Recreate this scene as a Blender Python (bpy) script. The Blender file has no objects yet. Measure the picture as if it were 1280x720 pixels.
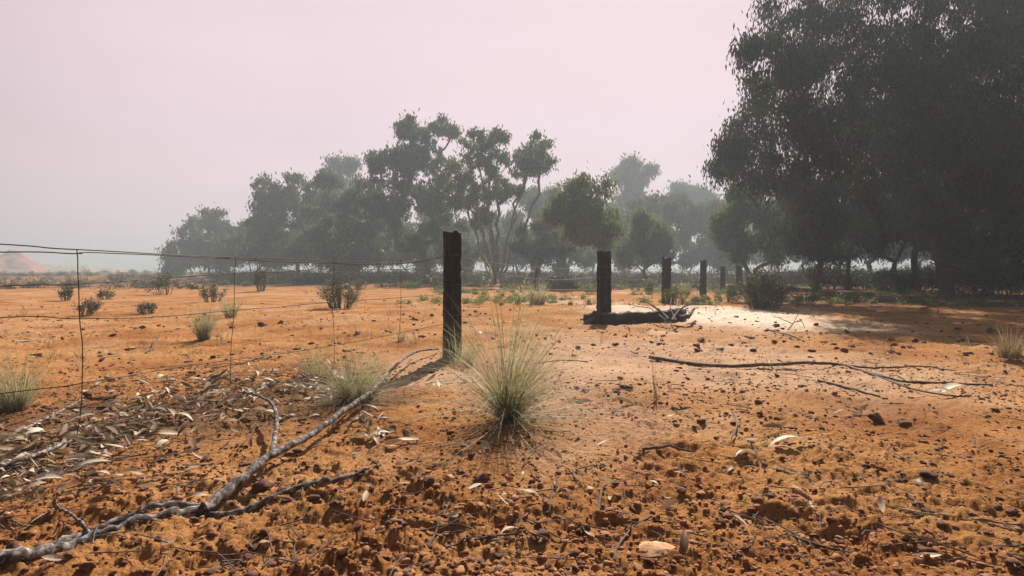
import bpy, math, random
import numpy as np
from mathutils import Vector

SEED = 7
rng = np.random.default_rng(SEED)
random.seed(SEED)
S = bpy.context.scene
COL = S.collection

# ------------------------------------------------------------------ camera
CAMH = 0.85
FPX = 711.0                      # focal length in pixels of the 1280 wide photo
PITCH = math.atan(22 / FPX)
cam_d = bpy.data.cameras.new("camera")
cam = bpy.data.objects.new("camera", cam_d)
COL.objects.link(cam)
cam.location = (0, 0, CAMH)
cam.rotation_euler = (math.pi / 2 - PITCH, 0, 0)
cam_d.sensor_width = 36
cam_d.lens = 36 * FPX / 1280
cam_d.clip_start = 0.05
cam_d.clip_end = 6000
S.camera = cam


def ray(px, py):
    x = (px - 640) / FPX
    u = (360 - py) / FPX
    c, s = math.cos(PITCH), math.sin(PITCH)
    return np.array([x, c + u * s, -s + u * c])


def G(px, py):
    """ground point seen at a photo pixel"""
    r = ray(px, py)
    t = CAMH / -r[2]
    return r[0] * t, r[1] * t


def AT(px, py, depth):
    r = ray(px, py)
    t = depth / r[1]
    return np.array([r[0] * t, depth, CAMH + r[2] * t])


# ------------------------------------------------------------------ noise
def _hash(ix, iy, seed):
    h = (ix.astype(np.int64) * 374761393 + iy.astype(np.int64) * 668265263 + seed * 1442695041) & 0xFFFFFFFF
    h = ((h ^ (h >> 13)) * 1274126177) & 0xFFFFFFFF
    h = ((h ^ (h >> 16)) * 2246822519) & 0xFFFFFFFF
    return ((h ^ (h >> 15)) & 0xFFFFFF) / float(0xFFFFFF)


def vnoise(x, y, seed=0):
    ix, iy = np.floor(x), np.floor(y)
    fx, fy = x - ix, y - iy
    fx = fx * fx * fx * (fx * (fx * 6 - 15) + 10)
    fy = fy * fy * fy * (fy * (fy * 6 - 15) + 10)
    a = _hash(ix, iy, seed); b = _hash(ix + 1, iy, seed)
    c = _hash(ix, iy + 1, seed); d = _hash(ix + 1, iy + 1, seed)
    return (a + (b - a) * fx) * (1 - fy) + (c + (d - c) * fx) * fy


def fbm(x, y, oct=4, seed=0, gain=.5):
    t = np.zeros_like(x); a = 1.0; n = 0
    for i in range(oct):
        ca, sa = math.cos(.6 + i), math.sin(.6 + i)
        t += a * vnoise((x * ca - y * sa) * 2 ** i + 17.3 * i, (x * sa + y * ca) * 2 ** i - 9.1 * i, seed + i)
        n += a; a *= gain
    return t / n


def worley(x, y, seed=0):
    """distance to the nearest point and that cell's random value"""
    ix, iy = np.floor(x), np.floor(y)
    best = np.full_like(x, 9.0); val = np.zeros_like(x)
    for dx in (-1, 0, 1):
        for dy in (-1, 0, 1):
            cx, cy = ix + dx, iy + dy
            px = cx + _hash(cx, cy, seed); py = cy + _hash(cx, cy, seed + 5)
            d = (px - x) ** 2 + (py - y) ** 2
            m = d < best
            best = np.where(m, d, best); val = np.where(m, _hash(cx, cy, seed + 9), val)
    return np.sqrt(best), val


def sstep(a, b, x):
    t = np.clip((x - a) / (b - a), 0, 1)
    return t * t * (3 - 2 * t)


def ground_h(x, y):
    x = np.asarray(x, float); y = np.asarray(y, float)
    sh = x.shape
    x = x.ravel(); y = y.ravel()
    r = np.hypot(x, y)
    h = (fbm(x * .25, y * .25, 3, 3) - .5) * .16 * sstep(1.5, 9, r)
    h += (fbm(x * .05, y * .05, 2, 31) - .5) * .9 * sstep(18, 60, r)
    h += (fbm(x * 1.3, y * 1.3, 3, 11) - .5) * .085 * (1 - .6 * sstep(4, 14, r))
    near = 1 - sstep(11, 28, r)
    # cloddy, broken crust: strongest close to the camera, calmer by the tussock
    rough = sstep(.42, .68, fbm(x * .7 + 4, y * .7, 3, 21)) * .55 + .45
    rough = rough * (1 + 1.0 * (1 - sstep(1.6, 3.2, r)))
    wx = x + (vnoise(x * 9, y * 9, 41) - .5) * .07
    wy = y + (vnoise(x * 9, y * 9, 42) - .5) * .07
    d1, v1 = worley(wx * 9, wy * 9, 51)
    clod = np.clip(1 - d1 * 1.55, 0, 1) ** .6 * np.where(v1 > .6, (v1 - .5) * 2, 0)
    h += clod * .012 * rough * near
    d2, v2 = worley(wx * 24, wy * 24, 61)
    clod2 = np.clip(1 - d2 * 1.5, 0, 1) ** .6 * np.where(v2 > .5, (v2 - .4) * 1.6, 0)
    h += clod2 * .010 * rough * near
    # broken crust: small tilted plates of different height
    px_ = x + (fbm(x * 14, y * 14, 3, 43) - .5) * .12; py_ = y + (fbm(x * 14, y * 14, 3, 44) - .5) * .12
    brk = .25 + .75 * sstep(.45, .58, fbm(x * 1.7 + 3, y * 1.7, 3, 23) + .10 * (1 - sstep(1.6, 2.6, r)))
    d3, v3 = worley(px_ * 15, py_ * 15, 55)
    h += (v3 ** 2) * .019 * brk * near * (1 - d3 * .5)
    d4, v4 = worley(px_ * 38, py_ * 38, 57)
    h += (v4 - .3) * .0075 * (brk * .8 + .2) * near
    n = fbm(wx * 6, wy * 6, 4, 71)
    h += (n - .5) * .045 * rough * near
    pit = sstep(.60, .72, fbm(wx * 5 + 40, wy * 5, 3, 81))
    h -= pit * .014 * rough * near
    h += (fbm(x * 50, y * 50, 3, 91, .7) - .5) * .011 * near
    return h.reshape(sh)


def gh(x, y):
    return float(ground_h(np.array([x]), np.array([y]))[0])


# ------------------------------------------------------------------ materials
def new_mat(name):
    m = bpy.data.materials.new(name); m.use_nodes = True
    nt = m.node_tree
    return m, nt, nt.nodes["Principled BSDF"]


def N(nt, t, **kw):
    n = nt.nodes.new(t)
    for k, v in kw.items():
        if k in n.inputs: n.inputs[k].default_value = v
        else: setattr(n, k, v)
    return n


def ramp(nt, src, stops):
    r = nt.nodes.new("ShaderNodeValToRGB")
    el = r.color_ramp.elements
    while len(el) < len(stops): el.new(.5)
    for e, (p, c) in zip(el, stops):
        e.position = p; e.color = (*c, 1)
    nt.links.new(src, r.inputs[0])
    return r


def mixc(nt, f, a, b, mode='MIX'):
    m = nt.nodes.new("ShaderNodeMix"); m.data_type = 'RGBA'; m.blend_type = mode
    for i, v in ((0, f), (6, a), (7, b)):
        if isinstance(v, (int, float)): m.inputs[i].default_value = v
        elif isinstance(v, tuple): m.inputs[i].default_value = (*v, 1)
        else: nt.links.new(v, m.inputs[i])
    return m.outputs[2]


def mat_ground():
    m, nt, b = new_mat("red_earth")
    L = nt.links.new
    co = N(nt, "ShaderNodeTexCoord").outputs["Object"]
    def noise(scale, detail=4, rough=.55):
        n = N(nt, "ShaderNodeTexNoise", Scale=scale, Detail=detail, Roughness=rough); L(co, n.inputs["Vector"]); return n.outputs[0]
    c1 = ramp(nt, noise(1.1, 6), [(.30, (.28, .108, .036)), (.48, (.41, .188, .066)), (.70, (.50, .275, .118))]).outputs[0]
    fine = ramp(nt, noise(38, 4, .65), [(.34, (.55, .50, .48)), (.52, (1, 1, 1)), (.75, (1.0, 1.0, 1.0))]).outputs[0]
    c2 = mixc(nt, .65, c1, fine, 'MULTIPLY')
    # pale sand plus a painted backlit bright patch: an attribute holds where
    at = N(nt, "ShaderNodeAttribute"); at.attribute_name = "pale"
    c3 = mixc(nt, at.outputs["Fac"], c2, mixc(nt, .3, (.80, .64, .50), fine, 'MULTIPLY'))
    # dark soil: litter-rich by the leaf heap, darker too under the trees
    at2 = N(nt, "ShaderNodeAttribute"); at2.attribute_name = "dark_soil"
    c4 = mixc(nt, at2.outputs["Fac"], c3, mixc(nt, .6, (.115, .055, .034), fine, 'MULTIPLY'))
    # specks of dark ironstone grit
    v = N(nt, "ShaderNodeTexVoronoi", Scale=55.0); L(co, v.inputs["Vector"])
    sp = ramp(nt, v.outputs["Distance"], [(.10, (1, 1, 1)), (.20, (0, 0, 0))]).outputs[0]
    msk = ramp(nt, noise(5, 3), [(.52, (0, 0, 0)), (.66, (1, 1, 1))]).outputs[0]
    f = mixc(nt, 1.0, sp, msk, 'MULTIPLY')
    c5 = mixc(nt, f, c4, (.14, .055, .032))
    L(c5, b.inputs["Base Color"])
    b.inputs["Roughness"].default_value = 1.0
    b.inputs["Specular IOR Level"].default_value = .03
    bp = N(nt, "ShaderNodeBump", Strength=1.0, Distance=.016)
    L(noise(60, 6, .7), bp.inputs["Height"]); L(bp.outputs[0], b.inputs["Normal"])
    return m


def mat_noise(name, stops, scale=8, stretch=(1, 1, 1), bump=.4, bdist=.01, rough=.85, detail=5, spec=.25):
    m, nt, b = new_mat(name)
    L = nt.links.new
    co = N(nt, "ShaderNodeTexCoord").outputs["Object"]
    mp = N(nt, "ShaderNodeMapping"); mp.inputs["Scale"].default_value = stretch; L(co, mp.inputs[0])
    n = N(nt, "ShaderNodeTexNoise", Scale=scale, Detail=detail, Roughness=.6); L(mp.outputs[0], n.inputs["Vector"])
    L(ramp(nt, n.outputs[0], stops).outputs[0], b.inputs["Base Color"])
    b.inputs["Roughness"].default_value = rough
    b.inputs["Specular IOR Level"].default_value = spec
    n2 = N(nt, "ShaderNodeTexNoise", Scale=scale * 3, Detail=5, Roughness=.65); L(mp.outputs[0], n2.inputs["Vector"])
    bp = N(nt, "ShaderNodeBump", Strength=bump, Distance=bdist)
    L(n2.outputs[0], bp.inputs["Height"]); L(bp.outputs[0], b.inputs["Normal"])
    return m


def mat_leaf(name, cols, transl=.35, scale=1.5, rough=.55, tcol=(.22, .26, .06)):
    """leaf material: colour varies from clump to clump and leaf to leaf, light passes through"""
    m, nt, b = new_mat(name)
    L = nt.links.new
    at = N(nt, "ShaderNodeAttribute"); at.attribute_name = "vary"
    n = len(cols)
    r = ramp(nt, at.outputs["Fac"], [(i / (n - 1), c) for i, c in enumerate(cols)])
    L(r.outputs[0], b.inputs["Base Color"])
    b.inputs["Roughness"].default_value = rough
    b.inputs["Specular IOR Level"].default_value = .06 if name == "shaded_gum_leaf" else .2
    t = N(nt, "ShaderNodeBsdfTranslucent")
    L(mixc(nt, .5, r.outputs[0], tcol), t.inputs["Color"])
    mx = N(nt, "ShaderNodeMixShader"); mx.inputs[0].default_value = transl
    L(b.outputs[0], mx.inputs[1]); L(t.outputs[0], mx.inputs[2])
    out = nt.nodes["Material Output"]; L(mx.outputs[0], out.inputs["Surface"])
    return m


M = {}
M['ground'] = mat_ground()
M['post'] = mat_noise("charred_wood", [(.3, (.008, .005, .005)), (.55, (.022, .013, .012)), (.8, (.060, .038, .032))], 14, (1, 1, .12), .9, .012)
M['log'] = mat_noise("old_log", [(.3, (.030, .020, .016)), (.6, (.075, .045, .033)), (.85, (.16, .11, .085))], 9, (.25, 1, 1), .9, .012)
M['bark'] = mat_noise("bark", [(.3, (.035, .025, .022)), (.6, (.085, .065, .055)), (.8, (.16, .13, .11))], 5, (1, 1, .3), .6, .02)
M['bark_pale'] = mat_noise('pale_bark', [(.3, (.10, .08, .07)), (.6, (.24, .20, .17)), (.8, (.40, .36, .32))], 5, (1, 1, .3), .5, .02)
M['branch'] = mat_noise("peeling_bark", [(.36, (.040, .030, .028)), (.50, (.12, .095, .085)), (.56, (.27, .24, .215)), (.72, (.42, .38, .34))], 40, (1, 1, 1), .7, .004)
M['twig'] = mat_noise("grey_twig", [(.3, (.05, .035, .03)), (.6, (.15, .115, .10)), (.8, (.28, .235, .20))], 20, (1, 1, 1), .5, .003)
M['wire'] = mat_noise("rusty_wire", [(.3, (.030, .018, .016)), (.7, (.085, .050, .042))], 30, (1, 1, 1), .2, .001, .6)
M['stone'] = mat_noise("ironstone", [(.3, (.075, .030, .020)), (.6, (.16, .065, .038)), (.85, (.30, .14, .075))], 18, (1, 1, 1), .7, .006)
M['stone_pale'] = mat_noise("pale_clod", [(.3, (.36, .17, .08)), (.6, (.52, .32, .17)), (.85, (.66, .50, .33))], 18, (1, 1, 1), .7, .006)
M['stake'] = mat_noise("bleached_wood", [(.3, (.35, .30, .25)), (.7, (.60, .54, .47))], 14, (1, 1, .2), .4, .003)
M['hill'] = mat_noise("red_hill", [(.35, (.38, .09, .05)), (.6, (.48, .14, .08)), (.8, (.16, .14, .08))], .12, (1, 1, 1), .5, .5)
M['dune'] = mat_noise("dry_dune", [(.35, (.36, .27, .17)), (.6, (.45, .33, .20)), (.8, (.18, .18, .10))], .1, (1, 1, 1), .5, .5)
M['leaf_dark'] = mat_leaf("eucalypt_leaf", [(.018, .032, .018), (.038, .058, .032), (.072, .098, .052)], .30)
M['leaf_mid'] = mat_leaf("acacia_leaf", [(.028, .044, .018), (.060, .082, .030), (.115, .135, .050)], .38)
M['leaf_shade'] = mat_leaf('shaded_gum_leaf', [(.007, .008, .006), (.015, .016, .010), (.036, .036, .022)], .10)  # gum leaf with the shade under the trees put into its colour
M['leaf_bush'] = mat_leaf("bush_leaf", [(.022, .016, .012), (.045, .036, .022), (.09, .082, .045)], .2)
M['leaf_green'] = mat_leaf("green_herb", [(.06, .085, .03), (.12, .15, .05), (.24, .25, .10)], .4)
M['grass'] = mat_leaf("tussock_blade", [(.12, .13, .065), (.27, .28, .16), (.44, .42, .28), (.62, .57, .42)], .40, tcol=(.40, .38, .16))
M['grass_dry'] = mat_leaf("dry_blade", [(.12, .085, .05), (.26, .20, .12), (.46, .37, .23)], .3, tcol=(.4, .33, .16))
M['litter'] = mat_leaf("dry_leaf", [(.14, .07, .04), (.29, .18, .105), (.50, .38, .26), (.70, .62, .47)], .2, tcol=(.42, .34, .2))


# ------------------------------------------------------------------ mesh building
class MB:
    def __init__(s):
        s.v = []; s.f = []; s.n = 0; s.a = []
    def add(s, v, f, vary=None):
        v = np.asarray(v, float); f = np.asarray(f, np.int64)
        s.v.append(v); s.f.append(f + s.n); s.n += len(v)
        s.a.append(np.full(len(v), .5) if vary is None else np.broadcast_to(vary, (len(v),)))
    def tube(s, pts, rad, sides=6, cap=True, vary=None, rn=None):
        pts = np.asarray(pts, float); n = len(pts)
        rad = np.broadcast_to(np.asarray(rad, float), (n,))
        t = np.gradient(pts, axis=0); t /= np.linalg.norm(t, axis=1)[:, None] + 1e-12
        up = np.array([0, 0, 1.]) if abs(t[0][2]) < .9 else np.array([1., 0, 0])
        rings = []
        a = np.linspace(0, 2 * math.pi, sides, endpoint=False)
        for i in range(n):
            u = np.cross(up, t[i]); u /= np.linalg.norm(u) + 1e-12
            w = np.cross(t[i], u); up = w if abs(np.dot(w, t[i])) < .9 else up
            rr = rad[i] * (1 if rn is None else rn[i][:, None])
            rings.append(pts[i] + (np.cos(a)[:, None] * u + np.sin(a)[:, None] * w) * rr)
            up = w
        v = np.concatenate(rings)
        i = np.arange(n - 1)[:, None] * sides; j = np.arange(sides)[None]
        k = (j + 1) % sides
        f = np.stack([i + j, i + k, i + sides + k, i + sides + j], -1).reshape(-1, 4)
        s.add(v, f, vary)
        if cap:
            for ring, c, flip in ((0, pts[0] - t[0] * rad[0] * .3, 1), (n - 1, pts[-1] + t[-1] * rad[-1] * .5, 0)):
                vv = np.concatenate([rings[ring], [c]])
                q = [[(jj + 1) % sides, jj, sides, sides] if flip else [jj, (jj + 1) % sides, sides, sides] for jj in range(sides)]
                s.add(vv, q, vary)
    def build(s, name, mat, parent=None, smooth=True, loc=None):
        me = bpy.data.meshes.new(name)
        v = np.concatenate(s.v); f = np.concatenate(s.f)
        off = np.zeros(3)
        if loc is not None: off = np.asarray(loc, float)
        v = v - off
        tri = f[:, 3] == f[:, 2]
        sizes = np.where(tri, 3, 4)
        keep = np.ones(f.shape, bool); keep[tri, 3] = False
        loops = f[keep]
        starts = np.concatenate([[0], np.cumsum(sizes)[:-1]])
        me.vertices.add(len(v)); me.vertices.foreach_set("co", v.astype(np.float32).ravel())
        me.loops.add(len(loops)); me.loops.foreach_set("vertex_index", loops.astype(np.int32))
        me.polygons.add(len(f)); me.polygons.foreach_set("loop_start", starts.astype(np.int32))
        if smooth: me.polygons.foreach_set("use_smooth", np.ones(len(f), bool))
        me.update(calc_edges=True)
        at = me.attributes.new("vary", 'FLOAT', 'POINT')
        at.data.foreach_set("value", np.concatenate(s.a).astype(np.float32))
        me.materials.append(mat)
        o = bpy.data.objects.new(name, me); COL.objects.link(o)
        if parent is not None: o.parent = parent
        if loc is not None: o.location = tuple(off)
        return o


def tag(o, label=None, cat=None, group=None, kind=None):
    if label: o["label"] = label
    if cat: o["category"] = cat
    if group: o["group"] = group
    if kind: o["kind"] = kind
    return o


def empty(name, loc, rz=0):
    o = bpy.data.objects.new(name, None); COL.objects.link(o)
    o.location = loc; o.rotation_euler = (0, 0, rz); o.empty_display_size = .2
    return o


def copy_tree(o, parent=None):
    c = o.copy(); COL.objects.link(c)
    if parent is not None: c.parent = parent
    for ch in [k for k in bpy.data.objects if k.parent == o]:
        copy_tree(ch, c)
    return c


def unit(v):
    return v / (np.linalg.norm(v, axis=-1, keepdims=True) + 1e-12)


def leaves(mb, c, L, W, droop=.8, rg=None, vary=None):
    """rhombic leaf quads at centres c; droop 0 random, 1 hanging straight down"""
    rg = rg or rng
    n = len(c)
    d = unit(rg.normal(size=(n, 3)))
    d = unit(d * (1 - droop) + np.array([0, 0, -1.]) * droop)
    s = unit(np.cross(d, rg.normal(size=(n, 3))))
    l = (L * rg.uniform(.6, 1.3, n))[:, None]; w = (W * rg.uniform(.6, 1.3, n))[:, None]
    p0 = c - d * l * .5; p2 = c + d * l * .5
    m = c - d * l * .08
    v = np.stack([p0, m + s * w * .5, p2, m - s * w * .5], 1).reshape(-1, 3)
    f = np.arange(n * 4).reshape(-1, 4)
    if vary is None: vary = rg.uniform(0, 1, n)
    mb.add(v, f, np.repeat(vary, 4))


# ------------------------------------------------------------------ ground
def build_ground():
    rr = [0.0, .25, .45]
    r = .6
    while r < 22: rr.append(r); r *= (1.0042 if r < 4 else 1.0075)
    while r < 2200: rr.append(r); r *= 1.04
    rr = np.array(rr[1:])
    a = np.concatenate([np.radians(np.linspace(-58, 58, 1150)), np.radians(np.linspace(60, 300, 80))])
    n, mcol = len(rr), len(a)
    R, A = np.meshgrid(rr, a, indexing='ij')
    x = np.sin(A) * R; y = np.cos(A) * R
    z = ground_h(x, y)
    z[R < .5] -= .02
    v = np.stack([x, y, z], -1).reshape(-1, 3)
    v = np.concatenate([v, [[0, 0, float(z[0].mean())]]])
    i = np.arange(n - 1)[:, None] * mcol; j = np.arange(mcol)[None]; k = (j + 1) % mcol
    f = np.stack([i + j, i + mcol + j, i + mcol + k, i + k], -1).reshape(-1, 4)
    ctr = n * mcol
    fan = np.array([[jj, (jj + 1) % mcol, ctr, ctr] for jj in range(mcol)])
    mb = MB(); mb.add(v, np.concatenate([f, fan]))
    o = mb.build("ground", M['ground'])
    vx, vy = v[:, 0], v[:, 1]
    nz = fbm(vx * .8, vy * .8, 4, 131)
    e = 1 - np.sqrt(((vx - 3.9) / 3.3) ** 2 + ((vy - 10.6) / 3.6) ** 2)  # backlit bright patch right of centre, painted into the sand colour
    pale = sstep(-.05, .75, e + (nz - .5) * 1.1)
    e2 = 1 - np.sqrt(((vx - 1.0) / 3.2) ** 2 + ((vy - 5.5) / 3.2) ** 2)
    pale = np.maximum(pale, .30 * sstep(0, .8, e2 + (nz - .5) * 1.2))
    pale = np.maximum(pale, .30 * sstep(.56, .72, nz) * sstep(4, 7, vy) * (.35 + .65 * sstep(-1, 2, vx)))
    pale = np.clip(pale, 0, 1) * (1 - .85 * sstep(5.0, 6.4, vx + (nz - .5) * 2) * sstep(6, 9, vy))  # painted brightness cut back where the right-hand trees shade the ground
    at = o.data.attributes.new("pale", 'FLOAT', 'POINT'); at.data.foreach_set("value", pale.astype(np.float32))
    nz2 = fbm(vx * 1.6 + 9, vy * 1.6, 4, 151)
    lit = 1 - np.sqrt(((vx + 2.0 - (vy - 3.4) * .9) / 1.4) ** 2 + ((vy - 3.4) / 1.1) ** 2)
    hum = .6 * sstep(0, .6, lit + (nz2 - .5) * 1.6)
    under = sstep(6.5, 8.5, vx) * sstep(11, 15, vy) * 1.3 + sstep(22, 34, vy)  # darker under the right-hand trees and far back
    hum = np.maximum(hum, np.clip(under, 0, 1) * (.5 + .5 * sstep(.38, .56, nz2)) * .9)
    at = o.data.attributes.new("dark_soil", 'FLOAT', 'POINT'); at.data.foreach_set("value", np.clip(hum, 0, 1).astype(np.float32))
    tag(o, kind="structure")


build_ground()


def hill(name, mat, cx, cy, rx, ry, h, seed):
    nx, ny = 120, 60
    u, w = np.meshgrid(np.linspace(-1, 1, nx), np.linspace(-1, 1, ny), indexing='ij')
    x = cx + u * rx; y = cy + w * ry
    d = np.clip(1 - np.sqrt(u ** 2 + w ** 2), 0, 1)
    z = h * sstep(0, .8, d) * (.35 + 1.1 * fbm(x * .16, y * .16, 5, seed, .6)) - 1.0
    mb = MB(); i = np.arange(nx - 1)[:, None] * ny; j = np.arange(ny - 1)[None]
    f = np.stack([i + j, i + ny + j, i + ny + j + 1, i + j + 1], -1).reshape(-1, 4)
    mb.add(np.stack([x, y, z], -1).reshape(-1, 3), f)
    tag(mb.build(name, mat), kind="structure")


hill("red_hill", M['hill'], *AT(-14, 338, 200)[:2], 24, 18, 8.2, 5)
hill("sand_rise", M['dune'], *AT(60, 338, 215)[:2], 60, 20, 3.6, 8)


# ------------------------------------------------------------------ trees
def make_tree(base, lobes, seed, leafL, leafW, per_clump=70, clump_r=.5, mat='leaf_dark', droop=.75,
              trunk_r=.17, stems=1, dens=1.0, name="gum_tree", label=None, group=None, flat=.75, low=0.25, fill=True, halo=.32, lean_k=.10, bark='bark', fan=False):
    """lobes: list of (centre xyz, radius).  A branching skeleton grows to every lobe and every clump."""
    rg = np.random.default_rng(seed)
    base = np.array([base[0], base[1], gh(base[0], base[1]) - .12])
    nodes = [base]; par = [-1]
    H = max(c[2] for c, r in lobes) - base[2]
    cen = np.mean([c for c, r in lobes], axis=0)
    extra = []
    for c, r in lobes:
        for _ in range(1 if fill else 0):
            extra.append((c + rg.normal(size=3) * r * np.array([.9, .9, .45]) - np.array([0, 0, r * .5]), r * rg.uniform(.35, .6)))
    lobes = list(lobes) + [e for e in extra if e[0][2] - e[1] > base[2] + .25]
    for s in range(stems):
        a = rg.uniform(0, 6.28)
        lean = np.array([math.cos(a), math.sin(a), 0]) * (lean_k * H if stems > 1 else .04 * H)
        p = base.copy(); last = 0
        nseg = 5
        for k in range(1, nseg + 1):
            q = base + (lean * (k / nseg)) + np.array([(cen[0] - base[0]) * .35 * (k / nseg) ** 2, (cen[1] - base[1]) * .35 * (k / nseg) ** 2, H * low * k / nseg])
            q = q + rg.normal(size=3) * .006 * H * np.array([1, 1, .3])
            nodes.append(q); par.append(last); last = len(nodes) - 1
    def grow(target, wig):
        P = np.array(nodes)
        d = target - P
        dist = np.linalg.norm(d, axis=1)
        cost = dist + 2.2 * np.maximum(0, -(d[:, 2])) + .15 * np.abs(d[:, 2] < .1 * dist) * dist
        if len(P) > 6: cost[:4] += 5
        if fan: cost[:6] += 50; cost += 4 * (P[:, 2] < base[2] + .30 * H)
        i = int(np.argmin(cost))
        n = max(2, int(dist[i] / max(.45, clump_r)))
        n = min(n, 8)
        a = P[i]; last = i
        side = rg.normal(size=3); side[2] = abs(side[2]) * .6
        for k in range(1, n + 1):
            t = k / n
            q = a + (target - a) * t + side * wig * dist[i] * math.sin(math.pi * t) + rg.normal(size=3) * wig * .25 * dist[i] * (t < 1)
            nodes.append(q); par.append(last); last = len(nodes) - 1
        return last
    main = list(lobes)
    sub = []
    for c, r in lobes:                        # break every lobe up so that no outline stays round
        sub.append((c, r * .78))
        for _ in range(5):
            o = unit(rg.normal(size=3)) * r * rg.uniform(.65, 1.1) * np.array([1, 1, .8])
            sub.append((c + o, r * rg.uniform(.2, .42)))
    lobes = sub
    if fan:                                   # slim stems that leave the ground side by side
        for c, r in main:
            last = 0; tgt = c - np.array([0, 0, r * .4]); hd = (tgt - base) * np.array([1, 1, 0]); nn = 11
            off = rg.normal(size=3) * .10 * np.array([1, 1, 0])
            sway = rg.normal(size=3) * .05 * H
            for k in range(1, nn + 1):
                t = k / nn
                q = base + off * min(1, t * 4) + hd * t ** 1.25 + np.array([0, 0, (tgt[2] - base[2]) * t]) + sway * math.sin(t * 3.1) + rg.normal(size=3) * .02 * H * (t < 1) * .5
                nodes.append(q); par.append(last); last = len(nodes) - 1
    order = sorted(range(len(lobes)), key=lambda i: np.linalg.norm(lobes[i][0] - base))
    clumps = []
    for i in order:
        c, r = lobes[i]
        grow(c - np.array([0, 0, r * .35]), .09)
    tips = []
    for i in order:
        c, r = lobes[i]
        k = max(4, int(dens * 1.55 * (r / clump_r) ** 2))
        d = unit(rg.normal(size=(k, 3))); rad = rg.uniform(.25, 1.0, k) ** .45
        pts = c + d * (rad * r)[:, None] * np.array([1, 1, flat]) * rg.uniform(.85, 1.1, (k, 1))
        lobe_v = rg.uniform(.1, .9)
        for q in pts:
            clumps.append((q, clump_r * rg.uniform(.6, 1.25), lobe_v))
        nb = min(k, 11)
        for q in pts[:nb]:
            tips.append(grow(q, .06))
    # pipe-model radii
    n = len(nodes); P = np.array(nodes); w = np.zeros(n)
    ch = [[] for _ in range(n)]
    for i in range(1, n): ch[par[i]].append(i)
    for i in range(n - 1, -1, -1):
        w[i] = 1 if not ch[i] else sum(w[c] for c in ch[i]) ** 1.0
    rad = trunk_r * (w / w[0]) ** .5
    rad = np.maximum(rad, .012)
    rad[0] *= 1.15
    wood = MB()
    done = set()
    for i in range(n):
        for c in ch[i]:
            first = (c == max(ch[i], key=lambda k: w[k]))
            if first and i != 0 : continue
            path = [i, c]
            while ch[path[-1]]:
                path.append(max(ch[path[-1]], key=lambda k: w[k]))
            rr = rad[path].copy(); rr[0] = min(rad[i], rr[1] * 1.25)
            big = rr[1] > .06
            wood.tube(P[path], rr, 9 if big else 5, cap=False)
    root = empty(name, tuple(base + np.array([0, 0, .1])))
    off = np.array(root.location)
    crown = MB()
    C = []; V = []
    for q, cr, lv in clumps:
        m = int(per_clump * (cr / clump_r) ** 2)
        d = unit(rg.normal(size=(m, 3))) * (rg.uniform(0, 1, m) ** .5)[:, None] * cr
        d[:, 2] *= .75
        # hanging tails under the clump
        out_ = rg.random(m) < halo
        d[out_] += rg.normal(size=(out_.sum(), 3)) * cr * .55
        tail = rg.random(m) < .3 * droop
        d[tail, 2] -= rg.uniform(0, cr * 1.1, tail.sum())
        C.append(q + d); V.append(np.clip(lv * .5 + rg.normal(.25, .22, m) , 0, 1))
    leaves(crown, np.concatenate(C), leafL, leafW, droop * .75, rg, np.concatenate(V))
    for mb, nm, mt in ((wood, "trunk", M[bark]), (crown, "crown", M[mat])):
        o = mb.build(nm, mt, smooth=(nm == "trunk"), loc=off); o.parent = root; o.location = (0, 0, 0)
    tag(root, label, "tree", group)
    return root


def lob(depth, lst, jit=.6, seed=0):
    """photo pixels -> lobes of a tree at its own depth, spread in depth as well"""
    rg = np.random.default_rng(seed + 1000)
    out = []
    for (px, py, rp) in lst:
        r = rp * 1.0 / FPX * depth
        dd = depth + rg.uniform(-1, 1) * jit * max(r, 1.5)
        out.append((AT(px, py, dd), r))
    return out


def tree_px(bx, depth, lst, seed, jit=.6, **kw):
    x = (bx - 640) / FPX * depth
    kw.setdefault('leafL', .012 * depth * .55 + .06); kw.setdefault('leafW', kw['leafL'] * .33)
    kw.setdefault('clump_r', max(.36, depth * .0088)); kw.setdefault('per_clump', 46)
    return make_tree((x, depth), lob(depth, lst, jit, seed), seed, **kw)


# hazy tree line, far left to centre
tree_px(262, 74, [(262, 285, 23), (262, 274, 13), (232, 300, 18), (285, 300, 24), (222, 322, 15), (255, 320, 25), (290, 322, 22), (305, 290, 15)], 1,
        label="hazy rounded grey tree standing alone at the far left end of the tree line")
tree_px(372, 58, [(345, 240, 24), (372, 232, 20), (330, 265, 26), (360, 262, 28), (392, 245, 22), (325, 295, 22), (355, 300, 26), (385, 285, 26), (318, 315, 18), (392, 315, 22)], 2,
        label="broad grey green tree second from the left in the tree line")
tree_px(428, 84, [(422, 206, 14), (430, 222, 17), (415, 236, 20), (440, 250, 22), (425, 275, 24)], 3,
        label="faint pale tree top rising behind the dense trees left of the near post")
tree_px(440, 52, [(410, 230, 14), (425, 248, 24), (455, 245, 22), (440, 275, 30), (470, 270, 26), (415, 285, 24), (425, 310, 24), (465, 305, 24)], 4,
        label="dense grey green tree just left of the tallest tree in the line")
tree_px(535, 46, [(520, 158, 16), (552, 156, 13), (505, 160, 12), (535, 178, 20), (500, 188, 22), (478, 200, 15), (520, 205, 26), (490, 225, 28), (555, 210, 24), (525, 245, 30), (495, 262, 26), (560, 250, 24), (545, 280, 22), (500, 295, 20), (470, 200, 11)], 5, trunk_r=.3,
        label="tallest gum tree of the line with a ragged flat top left of centre")
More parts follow.
